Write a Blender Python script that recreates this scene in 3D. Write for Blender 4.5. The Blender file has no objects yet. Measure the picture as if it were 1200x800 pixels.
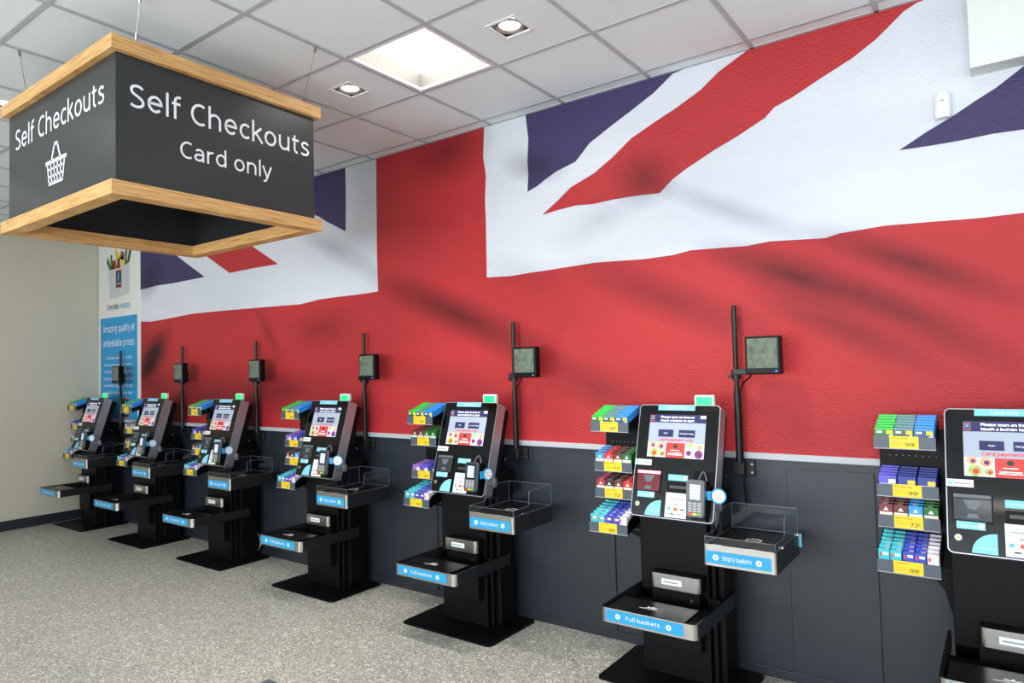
import bpy, bmesh, math, random
from mathutils import Vector, Matrix

random.seed(7)
sc = bpy.context.scene
col = sc.collection

# ------------------------------------------------------------------ camera
CAM = Vector((0.0, -3.7176, 1.6546))
YAW, PITCH, ROLL, FPX = -0.6286, 0.0393, -0.0246, 792.34
fwd = Vector((math.sin(YAW) * math.cos(PITCH), math.cos(YAW) * math.cos(PITCH), math.sin(PITCH)))
rgt = Vector((math.cos(YAW), -math.sin(YAW), 0))
upv = rgt.cross(fwd)
r2 = math.cos(ROLL) * rgt + math.sin(ROLL) * upv
u2 = -math.sin(ROLL) * rgt + math.cos(ROLL) * upv
cam_data = bpy.data.cameras.new('camera')
cam_data.sensor_fit = 'HORIZONTAL'
cam_data.sensor_width = 36
cam_data.lens = 36 * FPX / 1200
cam_data.clip_start = 0.05
cam = bpy.data.objects.new('camera', cam_data)
m = Matrix((r2, u2, -fwd)).transposed().to_4x4()
m.translation = CAM
cam.matrix_world = m
col.objects.link(cam)
sc.camera = cam

# ------------------------------------------------------------------ world, daylight, exposure
world = bpy.data.worlds.new('daylight')
sc.world = world
world.use_nodes = True
bg = world.node_tree.nodes['Background']
bg.inputs[0].default_value = (0.80, 0.90, 1.0, 1)
bg.inputs[1].default_value = 0.55
sc.view_settings.view_transform = 'Standard'
sc.view_settings.look = 'None'
sc.view_settings.gamma = 1
sc.view_settings.use_curve_mapping = False
sc.view_settings.exposure = 0.03
sc.cycles.use_denoising = True
sc.cycles.max_bounces = 8
sc.cycles.transparent_max_bounces = 40
sc.cycles.diffuse_bounces = 4
sc.cycles.sample_clamp_indirect = 6.0
sc.cycles.caustics_reflective = False
sc.cycles.caustics_refractive = False


def area_light(name, loc, direction, sx, sy, power, color):
    ld = bpy.data.lights.new(name, 'AREA')
    ld.shape = 'RECTANGLE'
    ld.size, ld.size_y = sx, sy
    ld.energy = power
    ld.color = color
    o = bpy.data.objects.new(name, ld)
    o.location = loc
    o.rotation_euler = Vector(direction).to_track_quat('-Z', 'Y').to_euler()
    col.objects.link(o)
    return o


# daylight through the shop windows behind and to the right of the camera
area_light('window_daylight', (-1.6, -8.2, 1.7), (0, 1, .62), 9.0, 2.2, 620, (0.90, 0.96, 1.0))
area_light('window_daylight', (5.2, -3.6, 1.7), (-1, 0, .55), 5.0, 2.2, 120, (0.88, 0.95, 1.0))

# ------------------------------------------------------------------ materials
MATS = {}


def lin(c):
    return tuple((x / 12.92 if x <= 0.04045 else ((x + 0.055) / 1.055) ** 2.4) for x in [v / 255 for v in c])


def mat(name, rgb, rough=0.5, metal=0.0, emit=0.0, spec=0.5, vary=0.04, scale=30.0, bump=0.0, coat=0.0, aniso=None):
    if name in MATS:
        return MATS[name]
    mt = bpy.data.materials.new(name)
    mt.use_nodes = True
    nt = mt.node_tree
    b = nt.nodes['Principled BSDF']
    c = lin(rgb)
    tc = nt.nodes.new('ShaderNodeTexCoord')
    no = nt.nodes.new('ShaderNodeTexNoise')
    no.inputs['Scale'].default_value = scale
    no.inputs['Detail'].default_value = 3
    if aniso:
        mp = nt.nodes.new('ShaderNodeMapping')
        mp.inputs['Scale'].default_value = aniso
        nt.links.new(tc.outputs['Object'], mp.inputs[0])
        nt.links.new(mp.outputs[0], no.inputs['Vector'])
    else:
        nt.links.new(tc.outputs['Object'], no.inputs['Vector'])
    ramp = nt.nodes.new('ShaderNodeMix')
    ramp.data_type = 'RGBA'
    ramp.inputs[6].default_value = (*[x * (1 - vary) for x in c], 1)
    ramp.inputs[7].default_value = (*[min(1, x * (1 + vary)) for x in c], 1)
    nt.links.new(no.outputs['Fac'], ramp.inputs[0])
    nt.links.new(ramp.outputs[2], b.inputs['Base Color'])
    b.inputs['Roughness'].default_value = rough
    b.inputs['Metallic'].default_value = metal
    b.inputs['Specular IOR Level'].default_value = spec
    b.inputs['Coat Weight'].default_value = coat
    b.inputs['Coat Roughness'].default_value = 0.05
    if emit:
        nt.links.new(ramp.outputs[2], b.inputs['Emission Color'])
        b.inputs['Emission Strength'].default_value = emit
    if bump:
        bp = nt.nodes.new('ShaderNodeBump')
        bp.inputs['Strength'].default_value = bump
        bp.inputs['Distance'].default_value = 0.004
        nt.links.new(no.outputs['Fac'], bp.inputs['Height'])
        nt.links.new(bp.outputs[0], b.inputs['Normal'])
    MATS[name] = mt
    return mt


BLACK = mat('black powder coat', (9, 10, 12), 0.45, spec=0.16, bump=0.05, scale=400)
BLACKP = mat('black plastic', (9, 10, 11), 0.4, spec=0.18)
GLOSS = mat('glossy black glass', (5, 5, 6), 0.06, spec=0.35)
STEEL = mat('brushed steel', (190, 186, 180), 0.27, metal=1.0, vary=0.10, scale=60, aniso=(0.6, 14, 14))
SHELL = mat('satin silver shell', (186, 186, 194), 0.42, metal=0.8, vary=0.05)
BLUE = mat('sticker blue', (42, 158, 214), 0.4)
PALEBLUE = mat('pale blue sticker', (128, 205, 236), 0.4)
WHITE = mat('print white', (238, 240, 242), 0.45)
CREAM = mat('cream board', (226, 220, 205), 0.6)
GREY = mat('print grey', (140, 146, 155), 0.5)
NAVYINK = mat('print navy', (40, 42, 80), 0.5)
RAIL = mat('rail dark grey', (30, 32, 35), 0.35)
SLATE = mat('slate tray plastic', (76, 84, 96), 0.4)
SLATEEDGE = mat('tray lip', (150, 156, 165), 0.35)
YELLOW = mat('price ticket yellow', (246, 205, 32), 0.45)
INK = mat('black ink', (28, 26, 24), 0.5)
SCREW = mat('bright screw', (200, 200, 200), 0.25, metal=1.0)
GREENLAMP = mat('green lamp', (30, 214, 120), 0.4, emit=0.9)
LAMPFRAME = mat('lamp surround', (225, 240, 232), 0.35)
REDLED = mat('red scan light', (255, 90, 100), 0.4, emit=9.0)
REDGLASS = mat('scanner glass lit red', (90, 14, 24), 0.1, emit=0.5)
DARKGLASS = mat('scanner glass', (48, 54, 60), 0.08)
PRISM = mat('scanner prism', (96, 104, 110), 0.15)
SLOT = mat('printer slot', (70, 72, 70), 0.3)
S_BG = mat('screen pale', (152, 162, 176), 0.12, emit=0.45)
S_NAVY = mat('screen navy', (44, 42, 88), 0.12, emit=0.45)
S_WHITE = mat('screen white', (240, 242, 246), 0.12, emit=0.7)
S_RED = mat('screen red', (196, 60, 56), 0.12, emit=0.5)
S_REDTXT = mat('screen red lettering', (206, 52, 70), 0.12, emit=0.5)
S_FOOD1 = mat('screen lettuce', (150, 170, 84), 0.12, emit=0.45, vary=0.5, scale=90)
S_FOOD2 = mat('screen tortilla', (206, 158, 110), 0.12, emit=0.45, vary=0.4, scale=90)
S_LILAC = mat('screen lilac', (196, 190, 214), 0.12, emit=0.5, vary=0.1)
S_PLUM = mat('screen plum', (110, 50, 110), 0.12, emit=0.4, vary=0.5, scale=90)
S_GREEN = mat('screen emblem', (40, 60, 40), 0.12, emit=0.3)
S_ORANGE = mat('screen orange', (226, 120, 60), 0.12, emit=0.5)
S_LBLUE = mat('screen light blue', (80, 160, 230), 0.12, emit=0.5)
TERMSCREEN = mat('terminal screen', (196, 214, 236), 0.15, emit=0.55)
TERMBODY = mat('terminal grey plastic', (58, 62, 70), 0.3)
TERMEDGE = mat('terminal silver edge', (150, 154, 162), 0.3, metal=0.6)
KEYGREY = mat('keypad grey', (165, 166, 165), 0.45)
KEYRED = mat('key red', (226, 52, 48), 0.4)
KEYYEL = mat('key yellow', (240, 205, 40), 0.4)
KEYGRN = mat('key green', (96, 190, 70), 0.4)
OAK = None

acr = bpy.data.materials.new('clear acrylic')
acr.use_nodes = True
nt = acr.node_tree
nt.nodes.remove(nt.nodes['Principled BSDF'])
out = nt.nodes['Material Output']
tr = nt.nodes.new('ShaderNodeBsdfTransparent')
tr.inputs[0].default_value = (0.975, 0.982, 0.988, 1)
gl = nt.nodes.new('ShaderNodeBsdfGlossy')
gl.inputs['Roughness'].default_value = 0.03
fr = nt.nodes.new('ShaderNodeFresnel')
fr.inputs[0].default_value = 1.49
mx = nt.nodes.new('ShaderNodeMixShader')
geo = nt.nodes.new('ShaderNodeNewGeometry')
one = nt.nodes.new('ShaderNodeMath')
one.operation = 'SUBTRACT'
one.inputs[0].default_value = 1.0
mul = nt.nodes.new('ShaderNodeMath')
mul.operation = 'MULTIPLY'
nt.links.new(geo.outputs['Backfacing'], one.inputs[1])
nt.links.new(one.outputs[0], mul.inputs[0])
nt.links.new(fr.outputs[0], mul.inputs[1])
nt.links.new(mul.outputs[0], mx.inputs[0])
nt.links.new(tr.outputs[0], mx.inputs[1])
nt.links.new(gl.outputs[0], mx.inputs[2])
nt.links.new(mx.outputs[0], out.inputs[0])
ACRYL = acr
ACREDGE = mat('acrylic polished edge', (96, 106, 118), 0.2, spec=0.8)


def wood_mat():
    mt = bpy.data.materials.new('light oak')
    mt.use_nodes = True
    nt = mt.node_tree
    b = nt.nodes['Principled BSDF']
    tc = nt.nodes.new('ShaderNodeTexCoord')
    mp = nt.nodes.new('ShaderNodeMapping')
    mp.inputs['Scale'].default_value = (2, 2, 40)
    no = nt.nodes.new('ShaderNodeTexNoise')
    no.inputs['Scale'].default_value = 3
    no.inputs['Detail'].default_value = 8
    cr = nt.nodes.new('ShaderNodeValToRGB')
    cr.color_ramp.elements[0].position = 0.3
    cr.color_ramp.elements[0].color = (*lin((186, 134, 74)), 1)
    cr.color_ramp.elements[1].position = 0.75
    cr.color_ramp.elements[1].color = (*lin((234, 190, 126)), 1)
    nt.links.new(tc.outputs['Object'], mp.inputs[0])
    nt.links.new(mp.outputs[0], no.inputs['Vector'])
    nt.links.new(no.outputs['Fac'], cr.inputs[0])
    nt.links.new(cr.outputs[0], b.inputs['Base Color'])
    b.inputs['Roughness'].default_value = 0.45
    return mt


OAK = wood_mat()


def plain_wall(name, rgb, rough, bscale, bstr, vary=0.03):
    mt = bpy.data.materials.new(name)
    mt.use_nodes = True
    nt = mt.node_tree
    b = nt.nodes['Principled BSDF']
    b.inputs['Roughness'].default_value = rough
    tc = nt.nodes.new('ShaderNodeTexCoord')
    n1 = nt.nodes.new('ShaderNodeTexNoise')
    n1.inputs['Scale'].default_value = 1.6
    n1.inputs['Detail'].default_value = 4
    c = lin(rgb)
    mxr = nt.nodes.new('ShaderNodeMix')
    mxr.data_type = 'RGBA'
    mxr.inputs[6].default_value = (*[x * (1 - vary) for x in c], 1)
    mxr.inputs[7].default_value = (*[x * (1 + vary) for x in c], 1)
    nt.links.new(tc.outputs['Object'], n1.inputs['Vector'])
    nt.links.new(n1.outputs['Fac'], mxr.inputs[0])
    nt.links.new(mxr.outputs[2], b.inputs['Base Color'])
    n2 = nt.nodes.new('ShaderNodeTexNoise')
    n2.inputs['Scale'].default_value = bscale
    n2.inputs['Detail'].default_value = 4
    nt.links.new(tc.outputs['Object'], n2.inputs['Vector'])
    bp = nt.nodes.new('ShaderNodeBump')
    bp.inputs['Strength'].default_value = bstr
    bp.inputs['Distance'].default_value = 0.004
    nt.links.new(n2.outputs['Fac'], bp.inputs['Height'])
    nt.links.new(bp.outputs[0], b.inputs['Normal'])
    return mt


LEFTWALL = plain_wall('warm grey painted plaster', (196, 190, 172), 0.7, 60, 0.15)
DARKWALL = plain_wall('dark slate board', (36, 42, 50), 0.42, 200, 0.08, 0.06)
TILE = plain_wall('mineral ceiling tile', (226, 233, 236), 0.9, 260, 0.25, 0.015)
BARW = mat('ceiling grid white', (176, 180, 184), 0.5)
TRIMW = mat('white dado', (186, 189, 196), 0.5)
SKIRT = mat('black skirting', (36, 40, 48), 0.4)


def floor_mat():
    mt = bpy.data.materials.new('speckled safety vinyl')
    mt.use_nodes = True
    nt = mt.node_tree
    b = nt.nodes['Principled BSDF']
    L = nt.links.new
    tc = nt.nodes.new('ShaderNodeTexCoord')
    def flecks(scale, lo, hi, seed):
        mp = nt.nodes.new('ShaderNodeMapping')
        mp.inputs['Location'].default_value = (seed, seed * 1.7, 0)
        L(tc.outputs['Object'], mp.inputs[0])
        v = nt.nodes.new('ShaderNodeTexVoronoi')
        v.inputs['Scale'].default_value = scale
        L(mp.outputs[0], v.inputs['Vector'])
        sp = nt.nodes.new('ShaderNodeSeparateColor')
        L(v.outputs['Color'], sp.inputs[0])
        mr = nt.nodes.new('ShaderNodeMapRange')
        mr.inputs['From Min'].default_value = lo
        mr.inputs['From Max'].default_value = hi
        L(sp.outputs[0], mr.inputs[0])
        return mr.outputs[0]
    base = nt.nodes.new('ShaderNodeTexNoise')
    base.inputs['Scale'].default_value = 3
    base.inputs['Detail'].default_value = 5
    L(tc.outputs['Object'], base.inputs['Vector'])
    m0 = nt.nodes.new('ShaderNodeMix'); m0.data_type = 'RGBA'
    m0.inputs[6].default_value = (*lin((158, 155, 144)), 1)
    m0.inputs[7].default_value = (*lin((180, 177, 165)), 1)
    L(base.outputs['Fac'], m0.inputs[0])
    prev = m0.outputs[2]
    for sc_, lo, hi, seed, c, k in ((85, .82, .86, 0, (226, 225, 214), .85), (120, .80, .84, 3.3, (88, 86, 80), .6), (160, .86, .9, 6.1, (228, 228, 220), .9)):
        f = flecks(sc_, lo, hi, seed)
        mm = nt.nodes.new('ShaderNodeMath'); mm.operation = 'MULTIPLY'; mm.inputs[1].default_value = k
        L(f, mm.inputs[0])
        mi = nt.nodes.new('ShaderNodeMix'); mi.data_type = 'RGBA'
        mi.inputs[7].default_value = (*lin(c), 1)
        L(mm.outputs[0], mi.inputs[0]); L(prev, mi.inputs[6])
        prev = mi.outputs[2]
    L(prev, b.inputs['Base Color'])
    b.inputs['Roughness'].default_value = 0.36
    b.inputs['Specular IOR Level'].default_value = 0.4
    return mt


FLOOR = floor_mat()

# printed cloth folds of the flag picture: (x, z, angle, half length, half width, depth)
FOLDS = [(-3.167, 2.042, -0.395, 1.176, 0.181, 0.5), (-3.258, 3.256, 0.001, 0.47, 0.278, 0.38), (-0.849, 2.087, -0.416, 0.645, 0.13, 0.5), (-0.33, 2.107, -0.462, 0.572, 0.1, 0.45), (-1.583, 2.038, -0.416, 0.778, 0.163, 0.35), (-1.7, 2.777, -0.372, 0.256, 0.211, 0.35), (-7.572, 1.92, 0.641, 0.519, 0.212, 0.55), (-6.534, 1.433, 0.037, 1.716, 0.374, 0.42), (-7.657, 2.76, 0.605, 0.368, 0.22, 0.4), (-4.493, 2.682, -0.464, 0.64, 0.129, 0.22), (-2.005, 2.558, 0.284, 0.435, 0.144, 0.15), (-1.205, 2.504, -0.457, 0.646, 0.084, 0.2), (-0.263, 1.802, -0.54, 0.482, 0.108, 0.3), (-2.498, 3.0, -0.309, 0.314, 0.131, 0.35), (-4.699, 2.029, 0.026, 0.566, 0.204, 0.25), (-2.569, 2.292, -0.238, 0.533, 0.134, 0.12), (-0.672, 1.827, -0.475, 0.593, 0.107, 0.3), (-2.074, 1.522, -0.359, 0.477, 0.178, 0.25), (-5.476, 2.038, -0.904, 0.391, 0.098, 0.25), (-7.75, 1.75, 0.15, 0.6, 0.55, 0.35), (-5.2, 1.5, 0.02, 0.9, 0.22, 0.25), (-3.3, 1.55, -0.2, 0.8, 0.2, 0.2)]
fg = bpy.data.node_groups.new('cloth folds', 'ShaderNodeTree')
fg.interface.new_socket('Fac', in_out='OUTPUT', socket_type='NodeSocketFloat')
go = fg.nodes.new('NodeGroupOutput')
ftc = fg.nodes.new('ShaderNodeTexCoord')
prev = None
for (fx, fz, fa, fl, fw, fs) in FOLDS:
    mp = fg.nodes.new('ShaderNodeMapping')
    mp.vector_type = 'TEXTURE'
    mp.inputs['Location'].default_value = (fx, 0, fz)
    mp.inputs['Rotation'].default_value = (0, -fa, 0)
    mp.inputs['Scale'].default_value = (fl, 100, fw)
    fg.links.new(ftc.outputs['Object'], mp.inputs[0])
    gr = fg.nodes.new('ShaderNodeTexGradient')
    gr.gradient_type = 'SPHERICAL'
    fg.links.new(mp.outputs[0], gr.inputs[0])
    ma = fg.nodes.new('ShaderNodeMath')
    ma.operation = 'MULTIPLY_ADD'
    ma.inputs[1].default_value = fs * 1.5
    ma.inputs[2].default_value = 0
    fg.links.new(gr.outputs['Fac'], ma.inputs[0])
    if prev is not None:
        fg.links.new(prev, ma.inputs[2])
    prev = ma.outputs[0]
fg.links.new(prev, go.inputs[0])


def flag_mat(name, rgb, dark):
    mt = bpy.data.materials.new(name)
    mt.use_nodes = True
    nt = mt.node_tree
    L = nt.links.new
    b = nt.nodes['Principled BSDF']
    g = nt.nodes.new('ShaderNodeGroup')
    g.node_tree = fg
    tc = nt.nodes.new('ShaderNodeTexCoord')
    n1 = nt.nodes.new('ShaderNodeTexNoise')
    n1.inputs['Scale'].default_value = 1.3
    n1.inputs['Detail'].default_value = 4
    mp = nt.nodes.new('ShaderNodeMapping')
    mp.inputs['Rotation'].default_value = (0, 0.4, 0)
    mp.inputs['Scale'].default_value = (0.5, 1, 1.6)
    L(tc.outputs['Object'], mp.inputs[0]); L(mp.outputs[0], n1.inputs['Vector'])
    m1 = nt.nodes.new('ShaderNodeMapRange')
    m1.inputs['From Min'].default_value = 0.35
    m1.inputs['From Max'].default_value = 0.7
    m1.inputs['To Min'].default_value = 0.0
    m1.inputs['To Max'].default_value = 0.16
    L(n1.outputs['Fac'], m1.inputs[0])
    ad = nt.nodes.new('ShaderNodeMath'); ad.operation = 'ADD'; ad.use_clamp = True
    L(g.outputs[0], ad.inputs[0]); L(m1.outputs[0], ad.inputs[1])
    mi = nt.nodes.new('ShaderNodeMix'); mi.data_type = 'RGBA'
    mi.inputs[6].default_value = (*lin(rgb), 1)
    mi.inputs[7].default_value = (*lin(dark), 1)
    L(ad.outputs[0], mi.inputs[0])
    L(mi.outputs[2], b.inputs['Base Color'])
    b.inputs['Roughness'].default_value = 0.5
    b.inputs['Specular IOR Level'].default_value = 0.3
    n2 = nt.nodes.new('ShaderNodeTexNoise')
    n2.inputs['Scale'].default_value = 75
    n2.inputs['Detail'].default_value = 3
    mp2 = nt.nodes.new('ShaderNodeMapping')
    mp2.inputs['Scale'].default_value = (0.7, 1, 1.2)
    L(tc.outputs['Object'], mp2.inputs[0]); L(mp2.outputs[0], n2.inputs['Vector'])
    bp = nt.nodes.new('ShaderNodeBump')
    bp.inputs['Strength'].default_value = 0.9
    bp.inputs['Distance'].default_value = 0.006
    L(n2.outputs['Fac'], bp.inputs['Height'])
    L(bp.outputs[0], b.inputs['Normal'])
    return mt


F_RED = flag_mat('mural red', (184, 48, 51), (52, 6, 14))
F_WHITE = flag_mat('mural white', (216, 219, 227), (92, 92, 116))
F_BLUE = flag_mat('mural navy', (64, 54, 96), (20, 16, 40))

# ------------------------------------------------------------------ mesh builder
_TXT = {}
SW = .086  # stroke width of the sans lettering


def _arc(cx, cy, rx, ry, a0, a1, n=12):
    return [(cx + rx * math.cos(math.radians(a0 + (a1 - a0) * i / n)), cy + ry * math.sin(math.radians(a0 + (a1 - a0) * i / n))) for i in range(n + 1)]


def _smooth(p, n=4):
    q = [p[0]] + list(p) + [p[-1]]
    r = []
    for i in range(1, len(q) - 2):
        for k in range(n):
            t = k / n
            r.append(tuple(.5 * (2 * q[i][j] + (q[i + 1][j] - q[i - 1][j]) * t + (2 * q[i - 1][j] - 5 * q[i][j] + 4 * q[i + 1][j] - q[i + 2][j]) * t * t + (3 * q[i][j] - q[i - 1][j] - 3 * q[i + 1][j] + q[i + 2][j]) * t ** 3) for j in (0, 1)))
    return r + [p[-1]]


def _glyphs():
    xh, M, RY = .505, .275, .232
    el = lambda cx: _arc(cx, M, .20, RY, 0, 360, 24)
    S = lambda k, y: _smooth([(x * k, yy * y) for x, yy in ((.42, .62), (.33, .675), (.22, .685), (.11, .64), (.07, .54), (.12, .44), (.25, .37), (.38, .29), (.43, .19), (.39, .09), (.28, .04), (.16, .04), (.05, .085))])
    g = {
        'a': (.49, [_arc(.24, .36, .165, .145, 150, 0) + [(.405, 0)], [(.405, .30), (.25, .295)] + _arc(.20, .165, .145, .125, 90, 275) + [(.30, .06), (.405, .15)]]),
        'b': (.56, [[(.085, 0), (.085, .78)], el(.285)]),
        'c': (.45, [_arc(.275, M, .20, RY, 48, 312, 18)]),
        'd': (.56, [[(.475, 0), (.475, .78)], el(.275)]),
        'e': (.54, [[(.08, .29), (.47, .29)] + _arc(.275, M, .20, RY, 4, 318, 20)]),
        'f': (.34, [[(.13, 0), (.13, .58)] + _arc(.28, .58, .15, .155, 180, 72, 8), [(.02, .50), (.31, .50)]]),
        'g': (.56, [el(.275), [(.475, .545), (.475, -.04)] + _arc(.285, -.03, .19, .155, 0, -140, 10)]),
        'h': (.56, [[(.085, 0), (.085, .78)], _arc(.275, .33, .19, .175, 180, 0, 12) + [(.465, 0)]]),
        'i': (.17, [[(.085, 0), (.085, .545)], [(.085, .66), (.085, .745)]]),
        'k': (.48, [[(.085, 0), (.085, .78)], [(.10, .25), (.42, .545)], [(.19, .33), (.46, 0)]]),
        'l': (.17, [[(.085, 0), (.085, .78)]]),
        'm': (.83, [[(.085, 0), (.085, .545)], _arc(.25, .33, .165, .175, 180, 0, 10) + [(.415, 0)], _arc(.58, .33, .165, .175, 180, 0, 10) + [(.745, 0)]]),
        'n': (.56, [[(.085, 0), (.085, .545)], _arc(.275, .33, .19, .175, 180, 0, 12) + [(.465, 0)]]),
        'o': (.56, [_arc(.28, M, .21, RY, 0, 360, 24)]),
        'p': (.56, [[(.085, -.22), (.085, .545)], el(.285)]),
        'q': (.56, [[(.475, -.22), (.475, .545)], el(.275)]),
        'r': (.36, [[(.085, 0), (.085, .545)], _arc(.27, .31, .185, .20, 180, 70, 9)]),
        's': (.43, [_smooth([(.37, .445), (.29, .495), (.20, .505), (.11, .46), (.085, .39), (.14, .32), (.24, .275), (.34, .22), (.365, .145), (.31, .065), (.21, .04), (.13, .045), (.04, .08)])]),
        't': (.36, [[(.14, .68), (.14, .15)] + _arc(.25, .15, .11, .11, 180, 285, 8), [(.02, .50), (.33, .50)]]),
        'u': (.56, [[(.085, .545), (.085, .215)] + _arc(.275, .215, .19, .175, 180, 360, 12), [(.465, .545), (.465, 0)]]),
        'v': (.48, [[(.03, .545), (.24, .02), (.45, .545)]]),
        'w': (.74, [[(.03, .545), (.20, .02), (.37, .52), (.54, .02), (.71, .545)]]),
        'x': (.46, [[(.04, .545), (.42, 0)], [(.42, .545), (.04, 0)]]),
        'y': (.48, [[(.03, .545), (.245, .02)], [(.45, .545), (.235, -.02), (.17, -.15), (.06, -.185)]]),
        'z': (.44, [[(.05, .505), (.39, .505), (.05, .04), (.40, .04)]]),
        'S': (.49, [S(1, 1)]),
        'C': (.57, [_arc(.36, .365, .285, .325, 58, 302, 22)]),
        'P': (.52, [[(.09, 0), (.09, .73)], [(.09, .687), (.24, .687)] + _arc(.24, .50, .20, .187, 90, -90, 12) + [(.09, .313)]]),
        'B': (.56, [[(.09, 0), (.09, .73)], [(.09, .687), (.24, .687)] + _arc(.24, .54, .17, .147, 90, -90, 10) + [(.09, .393)], [(.24, .393)] + _arc(.26, .218, .20, .175, 90, -90, 10) + [(.09, .043)]]),
        'E': (.45, [[(.42, .687), (.09, .687), (.09, .043), (.42, .043)], [(.09, .38), (.39, .38)]]),
        'F': (.44, [[(.42, .687), (.09, .687), (.09, 0)], [(.09, .36), (.39, .36)]]),
        'R': (.54, [[(.09, 0), (.09, .73)], [(.09, .687), (.24, .687)] + _arc(.24, .52, .19, .167, 90, -90, 12) + [(.09, .353)], [(.27, .36), (.50, 0)]]),
        'A': (.58, [[(.03, 0), (.29, .70), (.55, 0)], [(.13, .24), (.45, .24)]]),
        'W': (.88, [[(.03, .73), (.22, .03), (.44, .70), (.66, .03), (.85, .73)]]),
        'U': (.62, [[(.09, .73), (.09, .26)] + _arc(.31, .26, .22, .217, 180, 360, 14) + [(.53, .73)]]),
        'O': (.70, [_arc(.35, .365, .285, .325, 0, 360, 28)]),
        'G': (.64, [_arc(.36, .365, .285, .325, 55, 330, 22) + [(.57, .36), (.38, .36)]]),
        'L': (.43, [[(.09, .73), (.09, .043), (.42, .043)]]),
        'D': (.63, [[(.09, .043), (.09, .687), (.25, .687)] + _arc(.25, .365, .31, .322, 90, -90, 16) + [(.07, .043)]]),
        'I': (.19, [[(.095, 0), (.095, .73)]]),
        '9': (.50, [_arc(.25, .48, .185, .205, 0, 360, 20), [(.435, .48), (.42, .25), (.33, .10), (.20, .04), (.09, .05)]]),
        '7': (.48, [[(.05, .687), (.43, .687), (.18, 0)]]),
        '2': (.49, [_smooth([(.07, .60), (.15, .67), (.26, .685), (.38, .63), (.41, .52), (.36, .40), (.22, .21), (.07, .043)]) + [(.44, .043)]]),
        '8': (.50, [_arc(.25, .535, .155, .152, 0, 360, 18), _arc(.25, .21, .19, .172, 0, 360, 18)]),
        '.': (.17, [[(.085, 0), (.085, .09)]]), ',': (.17, [[(.10, .09), (.05, -.09)]]),
        ' ': (.21, []),
    }
    return g


GLYPH = _glyphs()


def text_geo(s, heavy=1.0):
    if (s, heavy) in _TXT:
        return _TXT[(s, heavy)]
    vs, fs, x0 = [], [], 0.0
    hw = SW * heavy / 2
    for ch in s:
        w, strokes = GLYPH[ch]
        for lay, p in enumerate(strokes):
            p = [q for i, q in enumerate(p) if i == 0 or math.dist(q, p[i - 1]) > 1e-4]
            n = len(p)
            closed = n > 3 and math.dist(p[0], p[-1]) < 1e-3
            o = len(vs)
            for i, q in enumerate(p):
                a = p[i - 1] if i > 0 else (p[-2] if closed else None)
                c = p[i + 1] if i < n - 1 else (p[1] if closed else None)
                ds = []
                for u, v in ((a, q), (q, c)):
                    if u is None or v is None:
                        continue
                    L = math.dist(u, v)
                    ds.append(((v[0] - u[0]) / L, (v[1] - u[1]) / L))
                dx, dy = sum(d[0] for d in ds), sum(d[1] for d in ds)
                L = math.hypot(dx, dy) or 1
                dx, dy = dx / L, dy / L
                k = hw / max(.5, dx * ds[0][0] + dy * ds[0][1])
                vs.append((x0 + q[0] - dy * k, q[1] + dx * k, lay))
                vs.append((x0 + q[0] + dy * k, q[1] - dx * k, lay))
            for i in range(n - 1):
                fs.append((o + 2 * i + 1, o + 2 * i + 3, o + 2 * i + 2, o + 2 * i))
        x0 += w + .045
    a = min(v[0] for v in vs); b = max(v[0] for v in vs)
    _TXT[(s, heavy)] = ([(x - a, y, l) for x, y, l in vs], fs, b - a)
    return _TXT[(s, heavy)]


def V(*a):
    return Vector(a)


X, Y, Z = V(1, 0, 0), V(0, 1, 0), V(0, 0, 1)


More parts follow.
